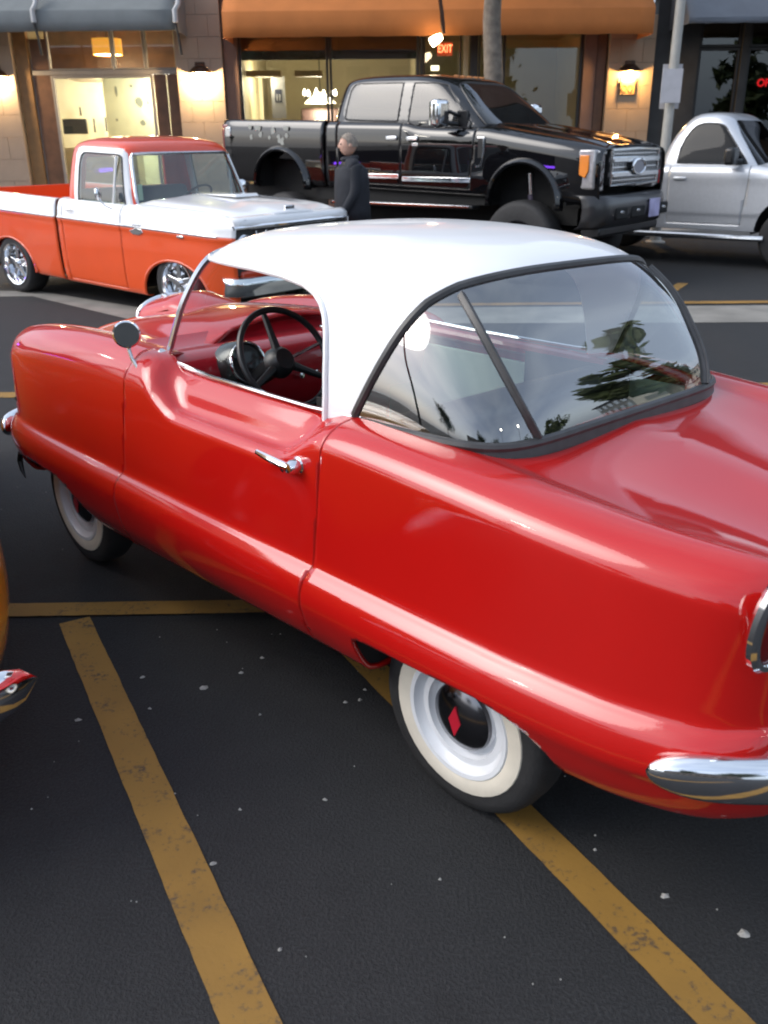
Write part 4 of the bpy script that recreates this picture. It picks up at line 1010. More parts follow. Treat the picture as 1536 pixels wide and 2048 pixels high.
        # tow mirror: big chrome cap on a double arm
        q = MB(); q.box(2.90, 3.04, 1.16 * sgn - .13, 1.16 * sgn + .13, zz(3, 1.40), zz(3, 1.72)); mi = q.build('tow_mirror', CHROME, doors[('front_door', sgn)], bevel=.05, seg=4)
        q = MB(); q.box(2.885, 2.90, 1.16 * sgn - .105, 1.16 * sgn + .105, zz(3, 1.43), zz(3, 1.69)); q.build('mirror_glass', mat('mirror_silver', (.75, .78, .76), .02, metal=1, var=.01), mi)
        q = MB(); q.tube([(3.0, 1.10 * sgn, zz(3, 1.46)), (3.10, .95 * sgn, zz(3.1, 1.44))], .03, 8); q.tube([(3.0, 1.10 * sgn, zz(3, 1.60)), (3.10, .92 * sgn, zz(3.1, 1.54))], .025, 8); q.box(3.06, 3.22, .90 * sgn - .02, .90 * sgn + .03, zz(3.1, 1.40), zz(3.1, 1.60)); q.build('mirror_arm', BLACK, mi, bevel=.01)
        # power step
        q = MB(); q.box(1.05, 3.45, 1.02 * sgn - .09, 1.02 * sgn + .09, zz(2.2, .42), zz(2.2, .47)); q.build('side_step', BLACK, t, bevel=.015)
        q = MB(); q.box(1.1, 3.4, 1.11 * sgn - .008, 1.11 * sgn + .008, zz(2.2, .435), zz(2.2, .465)); q.build('step_trim', CHROME, t, bevel=.004)
        # tail light
        q = MB(); q.box(-1.245, -1.10, .90 * sgn - .08, .90 * sgn + .095, zz(-1.2, 1.02), zz(-1.2, 1.40)); tl_ = q.build('tail_light', mat('tail_lens_red', (.16, .003, .004), .12, coat=1, var=.1), t, bevel=.02)
        q = MB(); q.box(-1.14, -1.02, 1.0 * sgn - .012, 1.0 * sgn + .012, zz(-1.1, 1.22), zz(-1.1, 1.36)); q.build('lens', DULLCHROME, tl_, bevel=.01)
        # bed side decal of splashed grey shapes
        q = MB(); yy = 1.0045 * sgn + .002 * sgn
        rs = random.Random(5)
        for k in range(16):
            cx = -.62 + .80 * rs.random(); cz = 1.17 + .20 * rs.random(); r_ = rs.uniform(.02, .05); n = 6
            pts = []
            for i in range(n):
                a = 2 * math.pi * i / n; x = cx + r_ * math.cos(a) * rs.uniform(.6, 1.4); pts.append((x, yy + .0004 * k * sgn, zz(x, cz + r_ * math.sin(a))))
            q.add(pts, [tuple(range(n))])
        q.build('bed_decal', mat('grey_decal', (.32, .33, .30), .5), bedo, smooth=False)['kind'] = 'stuff'
        wheel(t, (0, .86 * sgn, .50), sgn, .50, .34, .26, 'black'); wheel(t, (4.06, .86 * sgn, .50), sgn, .50, .34, .26, 'black', steer=-.0)
        q = MB(); q.cyl((4.02, .60 * sgn, .62), (3.98, .62 * sgn, 1.25), .035, n=12); sh = q.build('shock_absorber', mat('grey_purple_shock', (.22, .18, .24), .4), t)
        q = MB(); q.cyl((4.0, .61 * sgn, 1.05), (3.98, .62 * sgn, 1.30), .05, n=12); q.build('shock_reservoir', DULLCHROME, sh)
    # underbody, wheel liners, axles
    q = MB(); q.box(-1.1, 4.7, -.62, .62, zz(2, .45), zz(2, .62)); q.box(.62, 3.55, -.90, .90, zz(2, .46), zz(2, .64)); q.box(.75, 3.4, -.40, .40, .46, .90)
    for xc in (0, 4.10):
        for s in (-1, 1): q.box(xc - .56, xc + .56, .60 * s - .01, .60 * s + .01, zz(xc, .30), zz(xc, 1.12))
        q.box(xc - .55, xc + .55, -.80, .80, zz(xc, 1.10), zz(xc, 1.12))
        q.box(xc - .57, xc - .55, -.95, .95, zz(xc, .55), zz(xc, 1.12)); q.box(xc + .55, xc + .57, -.95, .95, zz(xc, .55), zz(xc, 1.12))
    q.build('chassis', UNDER, t, smooth=False)
    for x in (0, 4.06):
        q = MB(); q.cyl((x, -.72, .5), (x, .72, .5), .07, n=12); q.lathe([(0, -.16), (.14, -.1), (.17, 0), (.14, .1), (0, .16)], axis_o=(x, .12, .5), n=20); q.build('axle', UNDER, t)
    # dark cabin
    q = MB(); q.prism([(1.15, .75), (1.7, .75), (1.7, .95), (1.38, .98), (1.28, 1.62), (1.16, 1.62)], -.78, .78); q.prism([(2.2, .75), (2.8, .75), (2.8, .95), (2.42, .98), (2.32, 1.62), (2.2, 1.62)], -.78, .78); bb = q.bm(); R(bb); from_bm(bb, 'seats', DARKFAB, t, bevel=.03)
    q = MB(); q.box(3.05, 3.40, -.84, .84, zz(3.2, 1.15), zz(3.2, 1.40)); q.build('dashboard', BLACK, t, bevel=.03)
    # ---- front
    xf = 5.03
    zf = lambda z: zz(xf, z) - .135
    zb_ = lambda z: zz(xf, z) - .19
    q = MB(); q.box(xf - .05, xf + .02, -.66, .66, zf(.93), zf(1.33)); q.build('grille_backing', BLACK, t, bevel=.01)
    gr_pts = [(xf + .04, -.66, zf(.94)), (xf + .04, -.66, zf(1.32)), (xf + .06, 0, zf(1.335)), (xf + .04, .66, zf(1.32)), (xf + .04, .66, zf(.94)), (xf + .06, 0, zf(.925))]
    q = MB(); q.tube(gr_pts, .022, 8, closed=True); gr = q.build('grille', DULLCHROME, t)
    for z in (1.05, 1.215):
        q = MB(); q.box(xf + .0, xf + .075, -.66, .66, zf(z - .035), zf(z + .035)); q.build('grille_bar', DULLCHROME, gr, bevel=.012)
    for k in range(19):
        y = -.6 + 1.2 * k / 18; q = MB(); q.box(xf + .01, xf + .04, y - .008, y + .008, zf(.95), zf(1.32)); q.build('grille_slat', DULLCHROME, gr)
    for z in (.985, 1.13, 1.28):
        q = MB(); q.box(xf + .012, xf + .046, -.62, .62, zf(z - .007), zf(z + .007)); q.build('grille_slat', DULLCHROME, gr)
    # blue oval badge with silver rim
    c = Vector((xf + .095, 0, zf(1.13)))
    q = MB(); q.tube([c + Vector((0, .175 * math.cos(a), .085 * math.sin(a))) for a in np.linspace(0, 2 * math.pi, 33)[:-1]], .016, 8, closed=True); bd = q.build('grille_badge', CHROME, gr)
    q = MB(); q.add([c + Vector((0, .17 * math.cos(a), .08 * math.sin(a))) for a in np.linspace(0, 2 * math.pi, 33)[:-1]], [tuple(range(32))]); q.build('badge_field', mat('badge_blue', (.012, .018, .06), .3, coat=1), bd, smooth=False)
    HL = mat('headlamp_smoke', (.42, .40, .40), .15, coat=1, metal=.3, var=.2, vscale=14)
    for sgn in (-1, 1):
        q = MB(); q.prism([(.70, zf(.86)), (.97, zf(.90)), (.985, zf(1.33)), (.70, zf(1.32))], xf - .22, xf - .015, axes=(1, 2, 0)) if sgn > 0 else q.prism([(-.70, zf(.86)), (-.97, zf(.90)), (-.985, zf(1.33)), (-.70, zf(1.32))], xf - .22, xf - .015, axes=(1, 2, 0))
        h_ = q.build('head_light', HL, t, bevel=.02)
        q = MB(); q.prism([(xf - .20, zf(1.06)), (xf - .12, zf(1.02)), (xf - .08, zf(1.10)), (xf - .08, zf(1.27)), (xf - .20, zf(1.27))], .965 * sgn - .03, .965 * sgn + .03); q.build('amber_reflector', mat('amber_lens', (.75, .22, .012), .25, coat=1), h_, bevel=.008)
        q = MB(); q.box(xf - .06, xf - .003, .80 * sgn - .10, .80 * sgn + .10, zf(1.28), zf(1.315)); q.build('lamp_strip', mat('white_lamp_strip', (.8, .8, .8), .3), h_, bevel=.006)
        for z in (.98, 1.15):
            q = MB(); q.lathe([(.065, 0), (.06, .012), (0, .016)], axis_o=(xf - .012, .82 * sgn, zf(z)), axis=(1, 0, 0), n=22); q.build('lamp_projector', mat('dark_lens', (.06, .05, .05), .08, coat=1), h_)
        q = MB(); q.box(xf - .012, xf + .006, .86 * sgn - .012, .86 * sgn + .012, zf(.91), zf(1.07)); q.build('red_reflection_strip', mat('red_reflection_strip', (.55, .01, .02), .15, coat=1), h_, bevel=.004)  # red reflection in the grey lens, put in as a coloured strip
    rows = []
    for s_ in np.linspace(-1, 1, 25):
        u = abs(s_); x = xf + .13 - .03 * u ** 2 - .22 * max(0, (u - .8) / .2) ** 1.6; y = 1.02 * s_
        rows.append([(x - .10, y * .97, zb_(.50)), (x - .03, y, zb_(.53)), (x, y, zb_(.62)), (x + .01, y, zb_(.74)), (x - .01, y, zb_(.84)), (x - .04, y, zb_(.88)), (x - .14, y * .97, zb_(.89))])
    q = MB(); q.grid(rows); bp_ = q.build('front_bumper', mat('black_bumper', (.016, .016, .018), .4, coat=.4), t, angle=50, solid=.01)
    for (y0, y1) in ((-.62, -.30), (-.20, .20), (.62, .92)):
        q = MB(); q.box(xf + .10, xf + .145, y0, y1, zb_(.60), zb_(.74)); q.build('bumper_opening', UNDER, bp_, bevel=.02)
        q = MB(); q.box(xf + .12, xf + .15, (y0 + y1) / 2 - .05, (y0 + y1) / 2 + .05, zb_(.66), zb_(.70)); q.build('fog_light', DULLCHROME, bp_, bevel=.01)
    q = MB(); q.box(xf + .145, xf + .16, .30, .60, zb_(.58), zb_(.80)); pl_ = q.build('licence_plate', mat('plate_lavender', (.42, .40, .62), .4, var=.25, vscale=9), t, bevel=.004)
    q = MB(); q.prism([(xf - .2, zb_(.36)), (xf + .05, zb_(.42)), (xf + .05, zb_(.52)), (xf - .2, zb_(.52))], -.85, .85); q.build('skid_plate', BLACK, t, bevel=.02)
    return t
blacktruck = build_black()

# ------------------------------------------------------------------ silver truck
SILVER = mat('silver_metallic_paint', (.55, .57, .60), .35, metal=.45, coat=1.0, coat_rough=.03, var=.04, vscale=30)
def build_silver():
    TH = RAD(-38); t = empty('silver_truck', (3.64, 15.1, 0), TH, 'silver pickup truck parked beside the street pole', 'truck')
    DZ = .06
    def prof(x):
        nose = max(0, min(1, (x - 3.55) / .5)) ** 2; e = -.08 * nose; f = max(0, min(1, (x - 2.48) / .25)); f = f * f * (3 - 2 * f)
        c = max(0, min(1, (1.0 - x) / .15))
        zs = 1.27 - .03 * f - .04 * nose; zh = 1.36 - .03 * (x - 2.8) - .10 * nose
        return [(.88 + e, .42), (.955 + e, .43), (.965 + e, .50), (.972 + e, .60), (.985 + e, .66), (.985 + e, .80), (.985 + e, .98), (.99 + e, 1.10), (.985 + e, zs - .09), (.955 + e, zs - .03), (.92 + e, zs), (.86 + e, zs + .01), (.66, zs + .012 + (zh - .02 - zs) * f), (.3, zs + .012 + (zh - zs) * f), (0, zs + .012 + (zh + .01 - zs) * f)]
    b = shell([-1.15, -.9, -.5, 0, .6, 1.1, 1.5, 2.0, 2.5, 2.75, 3.0, 3.4, 3.7, 3.95, 4.08, 4.12], prof, .06, 4, 1)
    for xc in (0, 3.08):
        fs = cut(b, sides(b, -9, 1.0, .6), arc(xc, .42, .47, .47, -5, 185, 20) + [(xc - .47, .1), (xc + .47, .1)]); bmesh.ops.delete(b, geom=fs, context='FACES')
    fs = cut(b, [f for f in b.faces if f.calc_center_median().z > 1.15 and f.normal.z > .3], [(-1.1, -.84), (-1.1, .84), (2.36, .84), (2.50, .7), (2.50, -.7), (2.36, -.84)], axes=(0, 1)); bmesh.ops.delete(b, geom=fs, context='FACES')
    doors = {}
    for sgn in (-1, 1):
        dp = [(1.36, .50), (1.34, .9), (1.34, 2), (2.44, 2), (2.46, 1.1), (2.42, .50)]
        fs = cut(b, [f for f in b.faces if f.calc_center_median().y * sgn > .84], dp); d = split_off(b, fs)
        ins = set(cut(d, d.faces[:], inset(dp, .005))); bmesh.ops.delete(d, geom=[f for f in d.faces if f not in ins], context='FACES')
        rake(d, 0, 0, DZ); doors[sgn] = from_bm(d, 'door', SILVER, t, recalc=False, angle=40, solid=.01)
    rake(b, 0, 0, DZ); from_bm(b, 'body', SILVER, t, recalc=False, angle=40, solid=.01)
    lv = [1.22, 1.30, 1.45, 1.62, 1.76, 1.85, 1.905, 1.94, 1.957, 1.965]; lv = [z + DZ for z in lv]
    Wd = [.925, .915, .875, .82, .77, .735, .69, .58, .33, 0]
    Xr = [1.12, 1.13, 1.16, 1.22, 1.30, 1.37, 1.43, 1.50, 1.58, 1.7]
    Xf = [2.64, 2.58, 2.44, 2.28, 2.15, 2.07, 2.0, 1.92, 1.82, 1.7]
    cb = dome_bm(lv, Wd, Xr, Xf, [8, 8, 7, 6, 4.6, 3.8, 3.2, 2.7, 2.3, 2], [7, 7, 7, 7, 6, 5, 4, 3, 2.4, 2])
    ws = cut(cb, [f for f in cb.faces if f.calc_center_median().x > 2], [(2.52, 1.27 + DZ), (2.10, 1.79 + DZ), (2.06, 1.845 + DZ), (2.13, 1.86 + DZ), (3, 1.86 + DZ), (3, 1.27 + DZ)]); wb = split_off(cb, ws); from_bm(wb, 'windshield', SGLASS, t, recalc=False, angle=0)
    for sgn in (-1, 1):
        win = [(1.42, 1.30 + DZ), (1.43, 1.48 + DZ), (1.47, 1.62 + DZ), (1.545, 1.745 + DZ), (1.62, 1.795 + DZ), (1.70, 1.81 + DZ), (1.88, 1.805 + DZ), (1.98, 1.775 + DZ), (2.40, 1.29 + DZ)]
        fs = cut(cb, [f for f in cb.faces if f.calc_center_median().y * sgn > .5], win); gb = split_off(cb, fs); lp = rims(gb)
        from_bm(gb, 'window_pane', SGLASS, doors[sgn], recalc=False, angle=0)
        for l_ in lp:
            q = MB(); q.tube(thin(l_, .03), .011, 6, closed=True); q.build('window_seal', BLACK, doors[sgn])
        q = MB(); q.box(2.16, 2.30, 1.11 * sgn - .12, 1.11 * sgn + .12, 1.28 + DZ, 1.50 + DZ); mi = q.build('door_mirror', BLACK, doors[sgn], bevel=.04, seg=3)
        q = MB(); q.tube([(2.24, 1.02 * sgn, 1.33 + DZ), (2.32, .92 * sgn, 1.33 + DZ)], .03, 8); q.build('mirror_arm', BLACK, mi)
        q = MB(); q.box(1.42, 1.60, .99 * sgn - .02, .99 * sgn + .02, 1.08 + DZ, 1.12 + DZ); q.build('door_handle', SILVER, doors[sgn], bevel=.01)
        q = MB(); q.tube([(.75, .99 * sgn, .40), (.9, 1.0 * sgn, .40), (2.6, 1.0 * sgn, .40), (2.75, .97 * sgn, .40)], .04, 10); q.build('side_step', DULLCHROME, t)
        for xc in (0, 3.08): wheel(t, (xc, .84 * sgn, .41), sgn, .41, .26, .23, 'alloy')
        q = MB(); q.box(4.0, 4.1, .62 * sgn - .2, .62 * sgn + .2, .98, 1.18); q.build('head_light', mat('headlamp_smoke', (.42, .40, .40), .15), t, bevel=.03)
    from_bm(cb, 'cab_roof', SILVER, t, recalc=False, angle=40, solid=.03)
    q = MB(); q.box(-1.1, 4.0, -.6, .6, .45, .55)
    for xc in (0, 3.08):
        q.box(xc - .5, xc + .5, -.8, .8, .95, .97); q.box(xc - .52, xc - .5, -.93, .93, .45, .97); q.box(xc + .5, xc + .52, -.93, .93, .45, .97)
    q.box(1.2, 2.5, -.85, .85, .50, .55); q.build('chassis', UNDER, t, smooth=False)
    q = MB(); q.prism([(1.35, .7), (1.95, .7), (1.95, .92), (1.55, .95), (1.45, 1.55), (1.32, 1.55)], -.75, .75); q.build('seat', DARKFAB, t, bevel=.03)
    q = MB(); q.box(2.18, 2.46, -.82, .82, 1.0, 1.28); q.build('dashboard', BLACK, t, bevel=.03)
    q = MB(); q.box(-1.1, 1.1, -.82, .82, .85, .87); q.box(1.06, 1.10, -.84, .84, .85, 1.30); q.box(-1.15, -1.1, -.84, .84, .6, 1.30); q.build('cargo_bed', SILVER, t, bevel=.01)
    rows = []
    for s_ in np.linspace(-1, 1, 21):
        u = abs(s_); x = 4.24 - .05 * u * u - .2 * max(0, (u - .8) / .2) ** 1.6; y = .99 * s_; rows.append([(x - .08, y * .98, .48), (x, y, .52), (x + .01, y, .64), (x - .01, y, .74), (x - .1, y * .98, .78)])
    q = MB(); q.grid(rows); q.build('front_bumper', CHROME, t, angle=50, solid=.01)
    q = MB(); q.box(4.05, 4.12, -.4, .4, .82, 1.20); q.build('grille', DULLCHROME, t, bevel=.02)
    return t
silvertruck = build_silver()

# ------------------------------------------------------------------ yellow car at the left edge of the lot
YELLOW = mat('yellow_paint', (.62, .27, .012), .4, coat=1.0, coat_rough=.02, var=.03)
def build_yellow():
    ex = Vector((-.469, .883, 0)); th = math.atan2(ex.y, ex.x); t = empty('yellow_coupe', (-1.915, 2.222, 0), th, 'rounded yellow vintage coupe with chrome rear bumper beside the angled line', 'car')
    def prof(x):
        tail = max(0, min(1, (-.15 - x) / .56)); tail = tail ** 2.4; nose = max(0, min(1, (x - 2.2) / .55)) ** 2.4
        W = .775 - .10 * tail - .22 * nose; zt = .93 - .08 * tail - .14 * nose - .04 * max(0, min(1, (x - 1.3) / .5)); zb = .28 + .10 * tail + .06 * nose
        return [(.5 * W / .76, zb + .01), (W - .07, zb), (W - .015, zb + .12), (W, .52), (W - .005, .66), (W - .03, .78), (W - .09, zt - .06), (W - .19, zt), (W - .34, zt + .01), (.25 * W / .76, zt + .03), (0, zt + .035)]
    b = shell([-.715, -.70, -.66, -.58, -.45, -.2, .2, .7, 1.2, 1.7, 2.2, 2.45, 2.62, 2.70, 2.73], prof, .04, 4, 3)
    nv = None
    for row_x in (-.715, 2.73):
        vs = [v for v in b.verts if abs(v.co.x - row_x) < 1e-4]
        vs.sort(key=lambda v: (math.atan2(v.co.z - .6, v.co.y)))
        try: b.faces.new(vs)
        except ValueError: pass
    bmesh.ops.recalc_face_normals(b, faces=b.faces[:])
    for xc in (0, 2.1):
        fs = cut(b, sides(b, -9, .75, .45), arc(xc, .30, .36, .34, -5, 185, 18) + [(xc - .36, .0), (xc + .36, .0)]); bmesh.ops.delete(b, geom=fs, context='FACES')
    fs = cut(b, [f for f in b.faces if f.calc_center_median().z > .85 and f.normal.z > .3], [(.05, -.52), (.05, .52), (1.3, .52), (1.3, -.52)], axes=(0, 1)); bmesh.ops.delete(b, geom=fs, context='FACES')
    from_bm(b, 'body', YELLOW, t, recalc=False, angle=50, solid=.012)
    cb = dome_bm([.93, 1.0, 1.12, 1.25, 1.33, 1.38, 1.41, 1.42], [.60, .59, .56, .50, .43, .33, .2, 0], [-.05, .0, .10, .22, .32, .42, .54, .68], [1.36, 1.30, 1.20, 1.10, 1.02, .94, .83, .68], [4, 4, 4, 3.6, 3.2, 2.8, 2.4, 2], [5, 5, 5, 4.6, 4, 3, 2.4, 2], NA=120)
    for nm, poly, cond in (('windshield', [(1.28, .98), (1.05, 1.29), (2, 1.29), (2, .98)], lambda c: c.x > .9), ('rear_window', [(.10, 1.05), (.25, 1.28), (-1, 1.28), (-1, 1.05)], lambda c: c.x < .5)):
        fs = cut(cb, [f for f in cb.faces if cond(f.calc_center_median())], poly); g_ = split_off(cb, fs); from_bm(g_, nm, CARGLASS, t, recalc=False, angle=0)
    for sgn in (-1, 1):
        fs = cut(cb, [f for f in cb.faces if f.calc_center_median().y * sgn > .3], [(.32, .98), (.42, 1.24), (.55, 1.30), (.95, 1.29), (1.20, .98)]); g_ = split_off(cb, fs); from_bm(g_, 'window_pane', CARGLASS, t, recalc=False, angle=0)
    from_bm(cb, 'roof', YELLOW, t, recalc=False, angle=50, solid=.012)
    q = MB(); q.box(-.5, 2.5, -.44, .44, .28, .31)
    for xc in (0, 2.1):
        q.box(xc - .38, xc + .38, -.6, .6, .66, .67)
        for s in (-1, 1): q.box(xc - .38, xc + .38, .45 * s - .005, .45 * s + .005, .28, .67)
    q.build('underbody', UNDER, t, smooth=False)
    q = MB(); q.prism([(.35, .40), (.85, .40), (.85, .58), (.55, .60), (.45, 1.0), (.33, 1.0)], -.5, .5); q.build('seat', DARKFAB, t, bevel=.03)
    for s in (-1, 1):
        for xc in (0, 2.1): wheel(t, (xc, .60 * s, .31), s, .31, .15, .19, 'alloy')
        q = MB(); q.lathe([(.055, 0), (.058, .012), (.045, .02)], axis_o=(-.655, .46 * s, .66), axis=(-1, .25 * s, .1), n=24); tl_ = q.build('tail_light', mat('emblem_red', (.5, .01, .03), .4), t)
        q = MB(); q.lathe([(.045, .015), (.02, .03), (0, .032)], axis_o=(-.655, .46 * s, .66), axis=(-1, .25 * s, .1), n=24); q.build('lens', mat('pale_lens', (.5, .3, .3), .1, coat=1), tl_)
    # bulbous chrome bumper bars
    for xc, sg, nm in ((-.80, -1, 'rear_bumper'), (2.82, 1, 'front_bumper')):
        rows = []
        for s_ in np.linspace(-1, 1, 41):
            u = abs(s_); x = xc - sg * .10 * max(0, (u - .5) / .5) ** 2; y = .775 * s_; e = math.sqrt(max(0, 1 - max(0, (u - .78) / .22) ** 2)); e = max(e, .02)
            rows.append([(x + sg * .045 * e * math.cos(a), y, .405 + .075 * e * math.sin(a)) for a in np.linspace(0, 2 * math.pi, 21)])
        q = MB(); q.grid(rows); bu = q.build(nm, CHROME, t, angle=70)
    return t
yellow = build_yellow()
# ------------------------------------------------------------------ shop row
STONE = mat('sandstone_block', (.34, .26, .20), .85, var=.05, vscale=4, bump=.25, bscale=50, detail=8)
STONE2 = mat('tan_block', (.36, .26, .175), .85, var=.05, vscale=4, bump=.25, bscale=50, detail=8)
BROWN = mat('brown_wood_panel', (.12, .055, .026), .5, var=.25, vscale=5)
REDBROWN = mat('red_brown_stucco', (.17, .10, .075), .8, var=.12, vscale=3, bump=.2)
DARKWALL = mat('dark_stone_wall', (.030, .030, .030), .7, var=.25, vscale=3, bump=.2)
FRAMEG = mat('grey_window_frame', (.26, .235, .215), .5, var=.08)
FRAMEB = mat('black_window_frame', (.012, .011, .011), .45, var=.1)
CREAM = mat('cream_interior_wall', (.75, .69, .52), .7, var=.04, vscale=2)
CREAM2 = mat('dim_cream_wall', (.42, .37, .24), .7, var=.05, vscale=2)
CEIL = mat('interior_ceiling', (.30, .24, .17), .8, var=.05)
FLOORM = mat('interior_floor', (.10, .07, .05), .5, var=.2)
SHOPGLASS = glass('shop_glass', (.86, .86, .84), 1.6)
DARKGLASS = glass('dark_shop_glass', (.28, .32, .32), 2.0)
def wp(u, v, y=WALLY):
    p = on_y(u, v, y); return p.x, p.z
def X(u, v=150, y=WALLY): return wp(u, v, y)[0]
def Z(v, u=768, y=WALLY): return wp(u, v, y)[1]
ZS = .14
def block_column(parent, x0, x1, z0, z1, y0, y1, mt, name='stone_block', course=.40):
    """column laid in staggered courses of separate blocks; meshes shared"""
    q = MB(); q.box(x0 + .015, x1 - .015, y0 + .02, y1, z0, z1); q.build('column_core', mat('mortar', (.30, .235, .18), .9), parent, smooth=False)
    n = max(1, int(round((z1 - z0) / course))); h = (z1 - z0) / n; w_ = x1 - x0; cache = {}
    for i in range(n):
        cuts = [0, .5, 1] if i % 2 == 0 else [0, .26, .74, 1]
        for a, b_ in zip(cuts[:-1], cuts[1:]):
            key = round(b_ - a, 3)
            if key not in cache:
                q = MB(); hw_ = key * w_ / 2 - .0025; q.box(-hw_, hw_, 0, .12, .0025, h - .0025); o = q.build(name, mt, parent, bevel=.004, smooth=False); cache[key] = o.data; base = o
            else:
                o = bpy.data.objects.new(name, cache[key]); COL.objects.link(o); o.parent = parent
                md = o.modifiers.new('bevel', 'BEVEL'); md.width = .004; md.segments = 2
            o.location = (x0 + w_ * (a + b_) / 2, y0 + random.uniform(-.001, .001), z0 + i * h)
def window(parent, x0, x1, z0, z1, y, frame_mt, glass_mt, fw=.06, name='window'):
    q = MB(); d = .05
    q.box(x0, x0 + fw, y - d, y + d, z0, z1); q.box(x1 - fw, x1, y - d, y + d, z0, z1); q.box(x0 + fw, x1 - fw, y - d, y + d, z0, z0 + fw); q.box(x0 + fw, x1 - fw, y - d, y + d, z1 - fw, z1)
    f = q.build(name, frame_mt, parent, bevel=.006, smooth=False)
    q = MB(); q.box(x0 + fw * .5, x1 - fw * .5, y - .006, y + .006, z0 + fw * .5, z1 - fw * .5); q.build('pane', glass_mt, f, smooth=False)
    return f
def box_part(parent, name, mt, x0, x1, y0, y1, z0, z1, bevel=.006):
    q = MB(); q.box(x0, x1, y0, y1, z0, z1); return q.build(name, mt, parent, bevel=bevel, smooth=False)
def awning(parent, x0, x1, z_low, drop, y_wall, depth, rise, mt, ribs=()):
    """cloth canopy: sloped top, hanging valance, closed ends"""
    yf = y_wall - depth; zt = z_low + drop
    N = 28; rows = []
    for i in range(N + 1):
        x = x0 + (x1 - x0) * i / N; s = .012 * math.sin(i * 1.9) + .008 * math.sin(i * .7 + 1)
        rows.append([(x, y_wall, zt + rise), (x, y_wall - depth * .35, zt + rise * .66 - .015), (x, y_wall - depth * .7, zt + rise * .31 - .02), (x, yf + .01, zt + .012), (x, yf - .004, zt - .006), (x, yf + s * .4, zt - drop * .5), (x, yf + s, z_low + .012 * math.sin(i * 2.3) * .4)])
    q = MB(); q.grid(rows); a = q.build('awning', mt, parent, angle=40, solid=.008)
    for x in (x0, x1):
        q = MB(); q.add([(x, y_wall, zt + rise), (x, yf, zt), (x, yf, z_low), (x, y_wall, z_low)], [(0, 1, 2, 3)]); q.build('awning_end', mt, a, smooth=False, solid=.006)
    for x in ribs:
        q = MB(); q.tube([(x, y_wall - .02, zt + rise - .05), (x, yf + .02, zt - .02), (x, yf + .02, z_low + .03)], .018, 6); q.build('awning_rib', DULLCHROME, a)
    return a
def room(parent, x0, x1, y0, y1, z0, z1, wall, dim=None):
    q = MB(); e = .02
    q.box(x0, x1, y1, y1 + .1, z0, z1); q.box(x0 - .1, x0, y0, y1, z0, z1); q.box(x1, x1 + .1, y0, y1, z0, z1); q.build('room_wall', wall, parent, smooth=False)
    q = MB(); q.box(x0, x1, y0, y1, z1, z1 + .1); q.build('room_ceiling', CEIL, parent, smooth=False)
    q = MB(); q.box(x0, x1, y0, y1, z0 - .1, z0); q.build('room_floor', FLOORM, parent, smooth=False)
def lamp_light(name, loc, energy, col, size=.06, parent=None):
    l = bpy.data.lights.new(name, 'POINT'); l.energy = energy; l.color = col; l.shadow_soft_size = size
    o = bpy.data.objects.new(name, l); COL.objects.link(o); o.location = loc
    if parent: o.parent = parent
    return o
def sconce(x, z, y, energy, col, label):
    """half-round hooded wall lamp throwing its light down the column"""
    t = empty('wall_lamp', (x, y, z), 0, label, 'lamp', 'hooded wall lamps on the shop columns')
    q = MB(); rows = []
    for a in np.linspace(-math.pi / 2, math.pi / 2, 17):
        sx, sy = math.sin(a), -math.cos(a)
        rows.append([(.05 * sx, .05 * sy * .8, .10), (.12 * sx, .12 * sy, .08), (.20 * sx, .20 * sy, .02), (.225 * sx, .215 * sy, -.04)])
    q.grid(rows); q.build('hood', mat('bronze_lamp_hood', (.05, .025, .015), .4, metal=.6), t, angle=50, solid=.008)
    q = MB(); q.box(-.10, .10, -.03, .0, -.02, .16); q.build('back_plate', MATS['bronze_lamp_hood'], t, bevel=.01, smooth=False)
    q = MB(); q.lathe([(0, -.05), (.045, -.04), (.06, 0), (.045, .05), (0, .06)], axis_o=(0, -.10, -.01), axis=(0, 0, 1), n=20); q.build('bulb', emit('lamp_bulb_warm', (1.0, .80, .50), 30), t)
    lamp_light('lamp_glow', (0, -.13, -.10), energy, col, .05, t)
    return t
WARM = (1.0, .62, .28)
